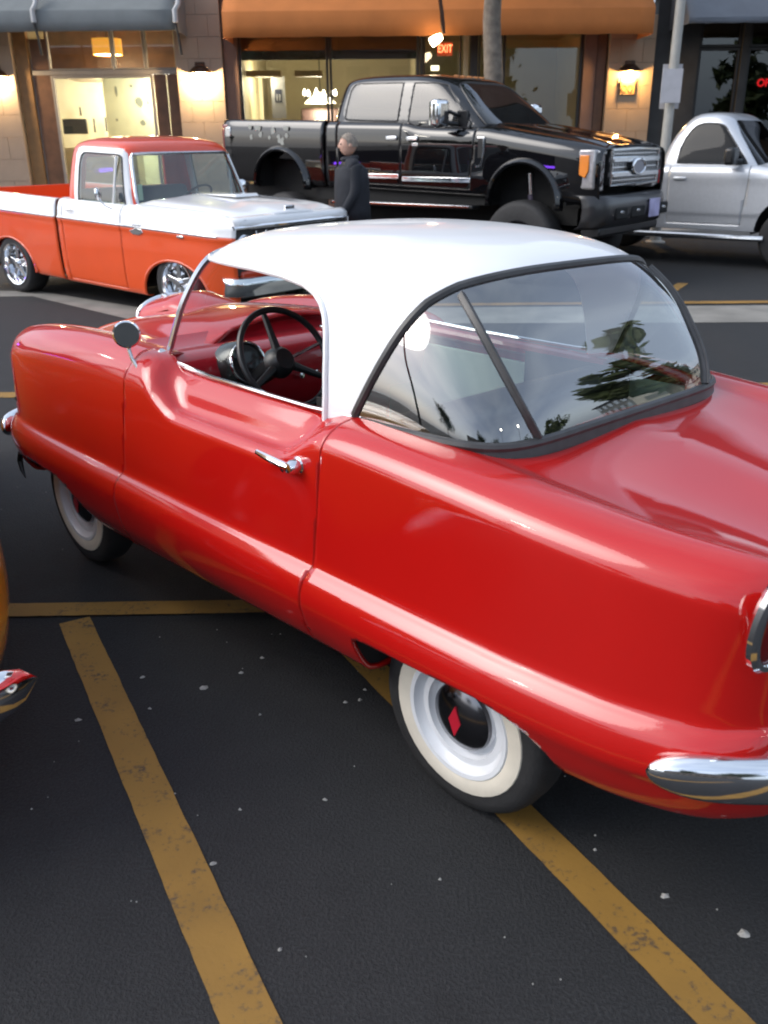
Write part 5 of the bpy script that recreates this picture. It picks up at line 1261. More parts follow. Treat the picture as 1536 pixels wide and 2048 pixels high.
def build_shops():
    yF = WALLY                     # facade plane
    # --- left shop
    A = empty('shop_building', (0, 0, 0), 0, 'shop front with grey awning and bright cream interior', 'building', 'shops along the sidewalk')
    zt = Z(70, 200)
    block_column(A, X(-95), X(33), ZS, zt + .25, yF - .12, yF + .3, STONE)
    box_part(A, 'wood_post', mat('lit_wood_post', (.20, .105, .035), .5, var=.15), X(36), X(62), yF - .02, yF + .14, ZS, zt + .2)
    box_part(A, 'wood_post', BROWN, X(66), X(100), yF + .02, yF + .16, ZS, Z(78, 80))
    zsill = .55; zhead = Z(150, 200); ztr0 = Z(140, 200)
    window(A, X(100), X(304), zsill, zhead, yF + .06, FRAMEG, SHOPGLASS, .055)
    box_part(A, 'stall_riser', BROWN, X(100), X(356), yF - .02, yF + .12, ZS, zsill - .005)
    box_part(A, 'transom_rail', FRAMEG, X(66), X(356), yF - .01, yF + .14, zhead + .004, ztr0)
    window(A, X(100), X(228), ztr0 + .004, zt + .22, yF + .06, FRAMEG, SHOPGLASS, .03, 'transom_window')
    window(A, X(230), X(292), ztr0 + .004, zt + .22, yF + .06, FRAMEG, SHOPGLASS, .03, 'transom_window')
    window(A, X(294), X(356), ztr0 + .004, zt + .22, yF + .06, FRAMEG, SHOPGLASS, .03, 'transom_window')
    window(A, X(62), X(99), ZS + .02, zhead + .3, yF + .10, FRAMEG, DARKGLASS, .04, 'side_light')
    box_part(A, 'wood_panel', BROWN, X(306), X(330), yF + .03, yF + .12, ZS, zhead)
    box_part(A, 'wood_panel', BROWN, X(332), X(355), yF + .03, yF + .12, ZS, zhead)
    block_column(A, X(357), X(449), ZS, zt + 1.1, yF - .14, yF + .3, STONE)
    box_part(A, 'upper_wall', REDBROWN, X(-600), X(356), yF, yF + .3, zt + .45, 7.5)
    box_part(A, 'upper_wall', REDBROWN, X(357), X(449), yF - .02, yF + .3, zt + 1.1, 7.5)
    box_part(A, 'side_wall', REDBROWN, X(-600), X(-96), yF, yF + .3, ZS, zt + .449)
    room(A, X(-110), X(356) - .1, yF + .3, yF + 4.2, ZS + .01, zt + .35, CREAM)
    box_part(A, 'bulkhead', BROWN, X(40), X(354), yF + 1.75, yF + 1.85, Z(150, 200, 21.7), zt + .34)
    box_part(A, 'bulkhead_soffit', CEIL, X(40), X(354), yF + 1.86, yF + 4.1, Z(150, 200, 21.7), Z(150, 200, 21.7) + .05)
    aw = awning(A, X(-500), X(350, 60, 18.75), Z(62, 200, 18.75), Z(20, 200, 18.75) - Z(62, 200, 18.75), yF, 1.25, 1.0, mat('grey_awning_cloth', (.185, .20, .20), .85, var=.08, vscale=3, bump=.1), ())
    for u in (66, 350):
        q = MB(); xx = X(u, 30, 18.7); q.tube([(xx + .10, 18.9, Z(0, u, 18.7) + .25), (xx + .06, 18.71, Z(10, u, 18.7)), (xx, 18.70, Z(20, u, 18.7)), (xx, 18.70, Z(45, u, 18.7))], .05, 8); q.build('awning_corner_guard', mat('pale_cover', (.45, .45, .45), .5), aw)
        q = MB(); q.tube([(xx, 18.70, Z(46, u, 18.7)), (xx + .03, 18.72, Z(75, u, 18.7)), (xx + .05, 18.74, Z(110, u, 18.7))], .025, 8); q.build('guard_strap', FRAMEB, aw)
    # --- middle shop
    B = empty('shop_building', (0, 0, 0), 0, 'shop front with long orange awning and exit sign inside', 'building', 'shops along the sidewalk')
    zt = Z(70, 800); zsill = .55
    box_part(B, 'pilaster', REDBROWN, X(451), X(478), yF - .05, yF + .25, ZS, zt + .6)
    zhead = zt + .1
    window(B, X(479), X(657), zsill, zhead, yF + .06, FRAMEB, SHOPGLASS, .05)
    window(B, X(659), X(838), zsill, zhead, yF + .06, FRAMEB, SHOPGLASS, .05)
    box_part(B, 'stall_riser', REDBROWN, X(479), X(838), yF - .02, yF + .12, ZS, zsill - .005)
    box_part(B, 'door_post', FRAMEB, X(840), X(846), yF, yF + .12, ZS, zhead)
    window(B, X(848), X(924), ZS + .02, zhead, yF + .30, FRAMEB, SHOPGLASS, .03, 'glass_door')
    box_part(B, 'door_post', mat('cream_post', (.62, .55, .36), .6), X(928), X(938), yF + .2, yF + .32, ZS, zhead)
    box_part(B, 'door_post', FRAMEB, X(940), X(955), yF + .0, yF + .2, ZS, zhead)
    window(B, X(957), X(1003), ZS + .02, zhead, yF + .06, FRAMEB, SHOPGLASS, .03, 'side_light')
    window(B, X(1005), X(1163), zsill, zhead, yF + .06, FRAMEB, SHOPGLASS, .05)
    box_part(B, 'stall_riser', REDBROWN, X(1005), X(1163), yF - .02, yF + .12, ZS, zsill - .005)
    box_part(B, 'pilaster', REDBROWN, X(1165), X(1190), yF - .03, yF + .25, ZS, zhead + .2)
    box_part(B, 'pilaster', BROWN, X(1191), X(1210), yF - .0, yF + .25, ZS, zhead + .2)
    block_column(B, X(1212), X(1302), ZS, zt + .3, yF - .14, yF + .3, STONE2)
    box_part(B, 'upper_wall', REDBROWN, X(451), X(1302), yF, yF + .3, zt + .602, 7.5)
    xm = X(842)
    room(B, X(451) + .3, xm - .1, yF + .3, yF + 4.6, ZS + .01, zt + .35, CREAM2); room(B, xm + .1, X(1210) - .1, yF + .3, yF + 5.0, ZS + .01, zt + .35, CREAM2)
    awning(B, X(446, 60, 18.75), X(1307, 60, 18.75), Z(72, 800, 18.75), Z(20, 800, 18.75) - Z(72, 800, 18.75), yF, 1.25, 1.0, mat('orange_awning_cloth', (.50, .165, .04), .85, var=.07, vscale=3, bump=.1), ())
    # dark valance boards inside the first windows, shelf edge
    box_part(B, 'window_header_board', mat('dark_brown_board', (.02, .012, .010), .6), X(482), X(836), yF + .22, yF + .30, Z(118, 560), zt + .3)
    box_part(B, 'hanging_shelf', mat('shelf_wood', (.28, .18, .06), .5), X(484), X(556), yF + .6, yF + .9, Z(153, 520, 20.6), Z(141, 520, 20.6)); box_part(B, 'hanging_shelf', MATS['shelf_wood'], X(584), X(640), yF + .6, yF + .9, Z(153, 600, 20.6), Z(141, 600, 20.6))
    # --- right shop, unlit
    Cc = empty('shop_building', (0, 0, 0), 0, 'unlit shop front with blue grey awning and dark windows', 'building', 'shops along the sidewalk')
    box_part(Cc, 'dark_pier', DARKWALL, X(1304), X(1392), yF - .04, yF + .3, ZS, 7.5)
    zt = Z(45, 1450)
    for (u0, u1) in ((1394, 1476), (1492, 1600), (1612, 1760)):
        window(Cc, X(u0), X(u1), .3, Z(95, 1450), yF + .08, FRAMEB, DARKGLASS, .05)
        window(Cc, X(u0), X(u1), Z(94, 1450), zt + .1, yF + .08, FRAMEB, DARKGLASS, .05, 'transom_window')
    for (u0, u1) in ((1477, 1491), (1601, 1611), (1761, 1800)): box_part(Cc, 'dark_pier', DARKWALL, X(u0), X(u1), yF - .02, yF + .25, ZS, zt + .2)
    box_part(Cc, 'stall_riser', DARKWALL, X(1393), X(1760), yF + .02, yF + .12, ZS, .295)
    box_part(Cc, 'upper_wall', DARKWALL, X(1393), X(2400), yF, yF + .3, zt + .201, 7.5)
    room(Cc, X(1393), X(1800), yF + .3, yF + 4.0, ZS + .01, zt + .15, mat('dim_grey_wall', (.10, .11, .10), .8))
    awning(Cc, X(1378, 40, 18.75), X(1900, 40, 18.75), Z(46, 1450, 18.75), .10, yF, 1.25, 1.3, mat('blue_grey_awning_cloth', (.125, .14, .165), .85, var=.08, vscale=3), ())
    # lamps on the columns
    sconce(X(404), Z(143, 404), yF - .145, 280, (1.0, .70, .36), 'hooded wall lamp with wide pale glow between grey and orange awnings')
    sconce(X(1254), Z(140, 1254), yF - .145, 100, (1.0, .58, .20), 'hooded wall lamp glowing orange above the small plaque')
    sconce(X(-2), Z(150, 0), yF - .125, 140, (1.0, .70, .36), 'hooded wall lamp on the column left of the cream window')
    # plaque below the right lamp
    px, pz = X(1253), Z(178, 1253)
    q = MB(); q.box(px - .16, px + .16, yF - .175, yF - .15, pz - .12, pz + .13); pq = q.build('wall_plaque', mat('amber_plaque', (.36, .21, .08), .5), None, bevel=.006, smooth=False); tag(pq, 'small square suite plaque under the orange wall lamp', 'sign')
    q = MB()
    q.tube([(px - .15, yF - .178, pz - .11), (px + .15, yF - .178, pz - .11), (px + .15, yF - .178, pz + .20), ], .011, 6); q.build('plaque_frame', FRAMEB, pq)
    q = MB(); q.tube([(px - .15, yF - .178, pz - .11), (px - .15, yF - .178, pz + .20)], .011, 6); q.build('plaque_frame', FRAMEB, pq)
    for k in range(2):
        q = MB(); q.tube([(px - .07 + .12 * k + .045 * math.cos(a), yF - .178, pz + .0 + .06 * math.sin(a)) for a in np.linspace(0, 2 * math.pi, 17)[:-1]], .008, 6, closed=True); q.build('plaque_figure', BROWN, pq)
    # drum pendant in the left shop
    x, z = wp(214, 92, 20.9); t = empty('pendant_lamp', (x, 20.9, z), 0, 'lit drum pendant lamp behind the grey awning shop transom', 'lamp')
    q = MB(); q.lathe([(.30, -.17), (.30, .13), (.295, .13), (.295, -.17)], axis=(0, 0, 1), n=32, closed=True); q.build('shade', emit('lamp_shade_glow', (1.0, .45, .05), .75), t)
    q = MB(); q.lathe([(.0, -.12), (.285, -.12), (.285, -.16), (0, -.17)], axis=(0, 0, 1), n=32); q.build('diffuser', emit('pendant_diffuser', (1.0, .86, .55), 12), t)
    q = MB(); q.cyl((0, 0, .1), (0, 0, .45), .01, n=8); q.build('cord', FRAMEB, t)
    lamp_light('pendant_glow', (0, 0, -.4), 60, (1.0, .80, .48), .25, t)
    # left shop contents
    xx, z0 = wp(151, 253, 23.6)
    q = MB(); q.box(xx - .29, xx + .29, 23.55, 23.62, z0 - .17, z0 + .17); m_ = q.build('wall_screen', BLACK, None, bevel=.01); tag(m_, 'black screen on the cream wall of the left shop', 'screen')
    for (u, v, h) in ((190, 250, .30), (213, 248, .30), (162, 222, .18)):
        x, z = wp(u, v, 24.0); q = MB(); q.cyl((x, 23.95, z - h / 2), (x, 23.95, z + h / 2), .022, n=8); q.lathe([(0, -.02), (.05, 0), (0, .02)], axis_o=(x, 23.95, z - h / 2), axis=(0, 0, 1), n=10); tag(q.build('wall_hook', FRAMEB), 'thin black hanging rod on the cream shop wall', 'hook', 'black rods on the cream wall')
    x0, zz0 = wp(219, 290, 22.6); x1, zz1 = wp(300, 150, 22.6)
    q = MB(); q.box(x0, x1, 22.6, 22.64, zz0, zz1 + .05); tag(q.build('partition_board', mat('pale_green_board', (.60, .62, .45), .5, var=.04), None, bevel=.006), 'pale board with dark leaf prints inside the left shop', 'board')
    bd = bpy.data.objects['partition_board']
    for (u, v, rx, rz) in ((232, 182, .035, .12), (279, 203, .09, .12), (286, 246, .07, .07), (234, 240, .03, .03), (262, 172, .04, .03), (296, 205, .03, .05)):
        x, z = wp(u, v, 22.59); n = 9; rs = random.Random(u); q = MB()
        q.add([(x + rx * math.cos(2 * math.pi * k / n) * rs.uniform(.7, 1.2), 22.592, z + rz * math.sin(2 * math.pi * k / n) * rs.uniform(.7, 1.2)) for k in range(n)], [tuple(range(n))]); q.build('leaf_print', mat('grey_leaf_print', (.20, .22, .18), .7), bd, smooth=False)
    x, z = wp(135, 300, 23); q = MB(); q.box(x - .6, x + 1.8, 22.4, 23.0, ZS, z + .05); tag(q.build('shop_counter', mat('pale_counter', (.5, .42, .28), .5), None, bevel=.01), 'pale counter inside the left shop', 'counter')
    lamp_light('shop_light', (X(180), 22.9, 2.75), 380, (1.0, .94, .78), .3); lamp_light('shop_light', (X(270), 22.1, 2.7), 150, (1.0, .95, .80), .3)
    # middle shop contents: chandelier, poster, exit sign, dark sofa back
    x, z = wp(640, 185, 22.2); t = empty('chandelier', (x, 22.2, z), 0, 'small chandelier with flame bulbs in the orange awning shop', 'lamp')
    q = MB(); q.cyl((0, 0, -.1), (0, 0, .9), .012, n=8); q.tube([(.36 * math.cos(a), .36 * math.sin(a), -.10) for a in np.linspace(0, 2 * math.pi, 25)[:-1]], .012, 6, closed=True); q.tube([(-.36, 0, -.1), (.36, 0, -.1)], .010, 6); q.tube([(0, -.36, -.1), (0, .36, -.1)], .010, 6); q.build('ring', FRAMEB, t)
    for k in range(6):
        a = 2 * math.pi * k / 6 + .35; q = MB(); q.lathe([(0, -.05), (.035, -.03), (.04, .01), (.02, .07), (0, .10)], axis_o=(.36 * math.cos(a), .36 * math.sin(a), -.02), axis=(0, 0, 1), n=12); q.build('flame_bulb', emit('flame_bulb', (1, .93, .75), 14), t)
    q = MB(); q.lathe([(.10, .0), (.34, -.20), (.36, -.22), (.0, -.22)], axis_o=(.0, 0, .0), axis=(0, 0, 1), n=28); q.build('glass_bowl', emit('bowl_glow', (1, .92, .68), 5), t)
    lamp_light('chandelier_glow', (0, 0, -.45), 170, (1.0, .90, .66), .2, t); lamp_light('shop_light', (X(520), 21.6, 2.9), 110, (1.0, .86, .55), .3)
    x, z = wp(557, 195, 21.6); q = MB(); q.box(x - .15, x + .15, 21.6, 21.62, z - .42, z + .42); po = q.build('wall_poster', mat('pale_blue_poster', (.30, .32, .38), .5, var=.04), None, smooth=False); tag(po, 'pale blue poster with small dark square in the shop window', 'poster')
    q = MB(); q.box(x - .075, x + .075, 21.592, 21.599, z - .10, z + .16); q.build('poster_square', mat('poster_navy', (.03, .04, .09), .5), po, smooth=False)
    for dx in (-.03, .03): q = MB(); q.lathe([(0, 0), (.018, .002)], axis_o=(x + dx, 21.588, z + .05), axis=(0, -1, 0), n=12); q.box(x + dx - .014, x + dx + .014, 21.586, 21.590, z - .07, z + .03); q.build('poster_figure', mat('poster_pale', (.4, .42, .5), .5), po, smooth=False)
    x, z = wp(496, 205, 22.9); q = MB(); q.box(x - .45, x + .35, 22.9, 23.0, ZS, z + .65); tag(q.build('room_divider', CREAM, None, bevel=.01), 'bright cream partition behind the first large window', 'partition')
    x, z = wp(650, 240, 22.6); q = MB(); q.box(x - .55, x + .75, 22.5, 22.9, ZS, z + .25); tag(q.build('sofa', mat('dark_wine_vinyl', (.03, .012, .012), .5), None, bevel=.06, seg=3), 'dark high backed sofa under the chandelier', 'sofa')
    # exit sign: red letters
    x, z = wp(890, 98, 21.4); t = empty('exit_sign', (x, 21.4, z), 0, 'glowing red exit sign hanging inside the shop door', 'sign'); t.scale = (.85, .85, .85)
    q = MB(); q.box(-.19, .19, 0, .05, -.15, .15); q.build('housing', emit('exit_housing_glow', (.8, .10, .03), .55), t, bevel=.01)
    cu = bpy.data.curves.new('exit_letters', 'FONT'); cu.body = 'EXIT'; cu.size = .19; cu.align_x = 'CENTER'; cu.align_y = 'CENTER'; cu.extrude = .004
    tmp = bpy.data.objects.new('tmp', cu); COL.objects.link(tmp); dg = bpy.context.evaluated_depsgraph_get(); me = bpy.data.meshes.new_from_object(tmp.evaluated_get(dg)); bpy.data.objects.remove(tmp)
    lo = bpy.data.objects.new('letters', me); COL.objects.link(lo); me.materials.append(emit('exit_letter_glow', (1.0, .30, .12), 5)); lo.parent = t; lo.location = (0, -.006, 0); lo.rotation_euler = (math.pi / 2, 0, 0); lo.scale = (.95, 1.35, 1)
    lamp_light('shop_light', (X(880), 22.6, 2.7), 18, (1.0, .85, .5), .3); lamp_light('shop_light', (X(1090), 23.4, 1.6), 5, (1.0, .84, .45), .3)
    x, z = wp(870, 136, 22.5); q = MB(); q.box(x - .09, x + .09, 22.5, 22.55, z - .05, z + .05); tag(q.build('ceiling_fixture', emit('fixture_glow', (1, .9, .6), 4)), 'small lit fixture seen below the exit sign', 'lamp')
    # red LED sign in the dark shop
    x, z = wp(1532, 166, 20.3); t = empty('led_sign', (x, 20.3, z), 0, 'red glowing sign in the dark shop window', 'sign')
    q = MB(); q.box(-.22, .5, .0, .05, -.11, .11); q.build('panel', BLACK, t, bevel=.01)
    cu = bpy.data.curves.new('led_letters', 'FONT'); cu.body = 'OPEN'; cu.size = .20; cu.align_x = 'LEFT'; cu.align_y = 'CENTER'; cu.extrude = .004; cu.offset = .006
    tmp = bpy.data.objects.new('tmp', cu); COL.objects.link(tmp); dg = bpy.context.evaluated_depsgraph_get(); me = bpy.data.meshes.new_from_object(tmp.evaluated_get(dg)); bpy.data.objects.remove(tmp)
    lo = bpy.data.objects.new('letters', me); COL.objects.link(lo); me.materials.append(emit('led_red', (1.0, .015, .02), 9)); lo.parent = t; lo.location = (-.19, -.006, 0); lo.rotation_euler = (math.pi / 2, 0, 0)
    # gooseneck spotlight below the orange awning
    x, z = wp(872, 80, 18.45); t = empty('gooseneck_lamp', (x, 18.45, z), 0, 'bright tilted spotlight on a dark bent arm before the orange awning', 'lamp')
    q = MB(); q.tube([(.06, 1.5, 2.0), (.03, .5, 2.0), (0, .02, 1.7), (-.02, -.02, 1.2), (.05, 0, .75), (.10, .0, .45), (.12, 0, .25), (.14, 0, .10)], [.03, .03, .03, .03, .035, .04, .045, .03], 8); q.build('arm', mat('bronze_lamp_hood', (.05, .025, .015), .4), t)
    q = MB(); ax = Vector((-.85, -.1, -.5)).normalized(); q.lathe([(0, -.08), (.05, -.07), (.075, .0), (.085, .13), (.08, .15), (0, .155)], axis_o=(.04, 0, .03), axis=ax, n=20); q.build('head', emit('spot_head_glow', (1.0, .78, .5), 16), t)
build_shops()
# ------------------------------------------------------------------ street pole with sign, trees, person
def build_pole():
    b0 = on_y(1361, 0, 16.2); b1 = on_y(1338, 215, 16.2)
    t = empty('street_pole', (b1.x, 16.2, 0), 0, 'pale grey metal street pole behind the silver truck', 'pole')
    q = MB(); q.cyl((0, 0, 0.0), (b0.x - b1.x + .02, 0, 6.5), .085, .07, n=20); q.build('shaft', mat('pale_pole_paint', (.36, .35, .32), .5, var=.1), t)
    q = MB(); q.lathe([(.17, 0), (.17, .02), (.10, .05), (.09, .12)], axis=(0, 0, 1), n=20); q.build('base', mat('pale_pole_paint', (.36, .35, .32), .5), t)
    z0 = on_y(1345, 206, 16.05).z; z1 = on_y(1345, 137, 16.05).z; xc = on_y(1344, 170, 16.05).x - b1.x
    q = MB(); q.box(xc - .165, xc + .165, -.135, -.125, z0, z1); s = q.build('sign_plate', mat('dusty_sign_white', (.46, .45, .47), .5, var=.08, vscale=6), t, bevel=.004)
    q = MB(); q.box(xc - .10, xc + .22, .10, .11, z0 - .08, z1 + .08); q.build('sign_plate', MATS['dusty_sign_white'], t, bevel=.004)
    q = MB(); q.tube([(.03, -.13, (z0 + z1) / 2), (.03, .11, (z0 + z1) / 2)], .02, 8); q.build('sign_clamp', DULLCHROME, t)
build_pole()

LEAF = mat('leaf_green', (.055, .075, .022), .6, var=.45, vscale=1.5)
BARK = mat('bark', (.16, .135, .11), .9, var=.35, vscale=9, bump=.6, bscale=25, detail=8)
def tree_parts(seed, trunk_h, trunk_r, crown_r, crown_h, leaves, leaf=.10, branch=5):
    rs = random.Random(seed); tr = MB(); tips = []
    pts = [Vector((0, 0, 0))]
    for i in range(1, 7): pts.append(Vector((rs.uniform(-.012, .012) * i, rs.uniform(-.012, .012) * i, trunk_h * i / 6)))
    tr.tube(pts, [trunk_r * (1.25 - .07 * i - (.15 if i else 0)) for i in range(7)], 12)
    def limb(p, d, l, r, depth):
        a = p; n = 4; ps = [a]; 
        for i in range(n):
            d = (d + Vector((rs.uniform(-.25, .25), rs.uniform(-.25, .25), rs.uniform(-.05, .25)))).normalized(); a = a + d * l / n; ps.append(a)
        tr.tube(ps, [r * (1 - .15 * i) for i in range(n + 1)], 6)
        if depth:
            for k in range(3):
                nd = (d + Vector((rs.uniform(-.9, .9), rs.uniform(-.9, .9), rs.uniform(-.3, .7)))).normalized(); limb(ps[rs.randint(2, n)], nd, l * .6, r * .5, depth - 1)
        else: tips.append(a)
    for k in range(branch):
        a = 2 * math.pi * k / branch + rs.uniform(-.4, .4); limb(pts[-1] - Vector((0, 0, rs.uniform(0, .25) * trunk_h)), Vector((math.cos(a), math.sin(a), rs.uniform(.5, 1.3))).normalized(), crown_r * .62, trunk_r * .45, 2)
    top = Vector((pts[-1].x, pts[-1].y, trunk_h + crown_h * .42)); cr = MB(); clumps = [(t, rs.uniform(.5, 1.0) * crown_r * .34) for t in tips]
    for _ in range(24):
        u = Vector((rs.gauss(0, 1), rs.gauss(0, 1), rs.gauss(0, 1))).normalized() * rs.uniform(.45, 1.0); clumps.append((top + Vector((u.x * crown_r, u.y * crown_r, u.z * crown_h * .5)), rs.uniform(.16, .34) * crown_r))
    V = []; F = []
    for i in range(leaves):
        c, r = rs.choice(clumps); p = c + Vector((rs.gauss(0, .5), rs.gauss(0, .5), rs.gauss(0, .42))) * r
        n = Vector((rs.gauss(0, 1), rs.gauss(0, 1), rs.gauss(0, 1) + .6)).normalized(); a = n.orthogonal().normalized(); b = n.cross(a); s = leaf * rs.uniform(.6, 1.4); o = len(V)
        V += [p - a * s, p + b * s * .45, p + a * s, p - b * s * .45]; F.append((o, o + 1, o + 2, o + 3))
    cr.add(V, F)
    return tr, cr
def tree(loc, seed, trunk_h, trunk_r, crown_r, crown_h, leaves, label, leaf=.1, name='street_tree', group=None, lean=0):
    t = empty(name, loc, random.uniform(0, 6), label, 'tree', group)
    a, b = tree_parts(seed, trunk_h, trunk_r, crown_r, crown_h, leaves, leaf)
    a.build('trunk', BARK, t); b.build('crown', LEAF, t, smooth=False, recalc=False)
    return t
p = on_y(987, 110, 17.5)
t = tree((p.x, 17.5, .14), 3, 5.2, .19, 2.6, 3.6, 9000, 'street tree with pale straight trunk before the orange awning', .09); t.rotation_euler = (0, 0, 0)

# person in the dark jacket
def build_person():
    t = empty('person', (-.34, 11.0, 0), 0, 'person with short grey hair in a dark jacket walking past the black truck', 'person')
    # skeleton in metres; faces -X (picture left), body turned slightly towards the viewer
    J = {}; E = []
    def j(n, p, r, par=None):
        J[n] = (Vector(p), r)
        if par: E.append((par, n))
    j('pelvis', (0, 0, .98), (.165, .135)); j('waist', (.01, 0, 1.10), (.165, .14), 'pelvis'); j('chest', (0, 0, 1.30), (.185, .155), 'waist'); j('uchest', (.0, 0, 1.44), (.15, .13), 'chest'); j('neck', (-.015, 0, 1.52), (.062, .062), 'uchest')
    for s, nm in ((-1, 'n'), (1, 'f')):
        j('sh' + nm, (.0, .185 * s, 1.42), (.085, .085), 'uchest'); sw = .10 * s
        j('el' + nm, (.03 + sw * .4, .245 * s, 1.14), (.062, .062), 'sh' + nm); j('wr' + nm, (-.08 + sw, .235 * s, .90), (.045, .045), 'el' + nm)
        j('hip' + nm, (0, .09 * s, .90), (.115, .12), 'pelvis'); j('kn' + nm, (-.06 * s - .03, .095 * s, .50), (.078, .078), 'hip' + nm); j('an' + nm, (.10 * s * -.6 + .06, .095 * s, .09), (.05, .05), 'kn' + nm); j('toe' + nm, (-.12 - .06 * s, .10 * s, .045), (.045, .04), 'an' + nm)
    names = list(J); me = bpy.data.meshes.new('body'); me.from_pydata([J[n][0] for n in names], [(names.index(a), names.index(b)) for a, b in E], [])
    o = bpy.data.objects.new('body', me); COL.objects.link(o); o.parent = t
    sk = o.modifiers.new('skin', 'SKIN'); o.modifiers.new('sub', 'SUBSURF').levels = 2; o.modifiers['sub'].render_levels = 2
    for i, n in enumerate(names): me.skin_vertices[0].data[i].radius = J[n][1]
    me.skin_vertices[0].data[0].use_root = True; sk.use_smooth_shade = True
    JK = mat('navy_jacket_cloth', (.014, .016, .022), .85, var=.2, vscale=12, bump=.2)
    me.materials.append(JK)
    # head
    SKIN = mat('skin', (.52, .30, .22), .5, var=.08, vscale=20); HAIR = mat('grey_hair', (.24, .20, .16), .7, var=.3, vscale=40, bump=.4)
    q = MB(); c = Vector((-.03, 0, 1.645)); rows = []
    for i in range(19):
        ph = math.pi * i / 18; row = []
        for k in range(28):
            a = 2 * math.pi * k / 28; x = math.sin(ph) * math.cos(a); y = math.sin(ph) * math.sin(a); z = math.cos(ph)
            rx = .098; jaw = 1 - .22 * max(0, -z) ** 1.5
            X_ = x * rx * (1.0 if x < 0 else 1.05) * (jaw if x > 0 else 1); Y_ = y * .077 * jaw; Z_ = z * .118
            if x < 0:                      # face side (-X): brow, nose, mouth, chin
                f = max(0, -x) ** 6 * max(0, 1 - abs(y) * 2.2)
                X_ -= f * (.030 * math.exp(-((z + .12) / .16) ** 2) + .010 * math.exp(-((z - .22) / .10) ** 2) + .012 * math.exp(-((z + .52) / .08) ** 2) + .016 * math.exp(-((z + .82) / .12) ** 2))
                X_ += .010 * max(0, -x) ** 3 * math.exp(-((z - .06) / .08) ** 2) * math.exp(-((abs(y) - .38) / .16) ** 2)
            row.append(c + Vector((X_, Y_, Z_)))
        rows.append(row + [row[0]])
    q.grid(rows); h = q.build('head', SKIN, t, angle=0)
    q = MB(); rows = []
    for i in range(12):
        ph = math.pi * .56 * i / 11; row = []
        for k in range(29):
            a = 2 * math.pi * k / 28; x = math.sin(ph) * math.cos(a); y = math.sin(ph) * math.sin(a); z = math.cos(ph); cutz = .35 if x < -.3 else -.3
            zc = max(z, cutz + .5 * max(0, -x - .3)) if x < 0 else z
            row.append(c + Vector((x * .105 + .008, y * .084, zc * .124 + .004)))
        rows.append(row)
    q.grid(rows); q.build('hair', HAIR, h, angle=0)
    for s in (-1, 1):
        q = MB(); q.lathe([(0, .014), (.018, .012), (.026, 0), (.018, -.01)], axis_o=c + Vector((.012, .077 * s, -.005)), axis=(.3, s, 0), n=14); q.build('ear', SKIN, h)
        q = MB(); q.lathe([(0, .011), (.007, .008), (.010, 0)], axis_o=c + Vector((-.088, .031 * s, .010)), axis=(-1, .2 * s, 0), n=10); q.build('eye', mat('eye_dark', (.04, .03, .03), .2), h)
        # hand with fingers
        nm = 'n' if s < 0 else 'f'; wv = J['wr' + nm][0]; q = MB(); q.tube([wv, wv + Vector((-.01, 0, -.05)), wv + Vector((-.02, 0, -.09))], [.026, .038, .034], 8)
        for k in range(4):
            b0 = wv + Vector((-.045 + .018 * k, 0, -.085)); l = (.062, .072, .068, .052)[k]; q.tube([b0, b0 + Vector((-.006, -.004 * s, -l * .5)), b0 + Vector((-.014, -.012 * s, -l))], [.010, .009, .006], 6)
        q.tube([wv + Vector((-.035, 0, -.03)), wv + Vector((-.055, -.01 * s, -.06)), wv + Vector((-.055, -.018 * s, -.09))], [.013, .011, .007], 6)
        q.build('hand', SKIN, t)
    # collar and hem
    q = MB(); q.tube([(-.015 + .085 * math.cos(a), .085 * math.sin(a), 1.505 + .01 * math.cos(a)) for a in np.linspace(0, 2 * math.pi, 25)[:-1]], .022, 8, closed=True); q.build('collar', JK, t)
    rows = []
    for zc, r1, r2 in ((1.44, .12, .19), (1.38, .19, .25), (1.24, .20, .26), (1.08, .205, .25), (.95, .21, .25), (.82, .215, .25)):
        rows.append([(r1 * math.cos(a) + .005, r2 * math.sin(a), zc + .008 * math.sin(5 * a)) for a in np.linspace(0, 2 * math.pi, 33)])
    q = MB(); q.grid(rows); q.build('jacket', JK, t, angle=0, solid=.01)
    t.rotation_euler = (0, 0, RAD(14)); t.scale = (1, 1, 1)
build_person()

# ------------------------------------------------------------------ surroundings out of frame, seen in the paint and glass
SURR = 'buildings around the lot'
def far_building(x0, x1, y0, y1, h, col, label, floors, name='office_building'):
    t = empty(name, ((x0 + x1) / 2, (y0 + y1) / 2, 0), 0, label, 'building', SURR)
    cx, cy = (x0 + x1) / 2, (y0 + y1) / 2; hx, hy = (x1 - x0) / 2, (y1 - y0) / 2
    q = MB(); q.box(-hx, hx, -hy, hy, 0, h); q.build('wall', mat('wall_' + label.split()[0], col, .8, var=.1), t, smooth=False)
    q = MB(); q.box(-hx - .3, hx + .3, -hy - .3, hy + .3, h, h + .5); q.build('roof', mat('roof_grey', (.12, .12, .12), .8), t, smooth=False)
    wm = bpy.data.meshes.new('window_pane'); b = MB(); b.box(-.9, .9, -.04, .04, -.8, .8); bm_ = b.bm(); bm_.to_mesh(wm); bm_.free(); wm.materials.append(mat('far_window', (.05, .06, .07), .1, coat=1))
    fh = h / floors
    for i in range(floors):
        for face in range(4):
            L_ = hx if face < 2 else hy; n = int(2 * L_ / 3.2)
            for k in range(n):
                s = -L_ + (k + .5) * 2 * L_ / n; o = bpy.data.objects.new('window_pane', wm); COL.objects.link(o); o.parent = t
                if face < 2: o.location = (s, (hy + .02) * (1 if face else -1), fh * (i + .55))
                else: o.location = ((hx + .02) * (1 if face == 2 else -1), s, fh * (i + .55)); o.rotation_euler = (0, 0, math.pi / 2)
    return t
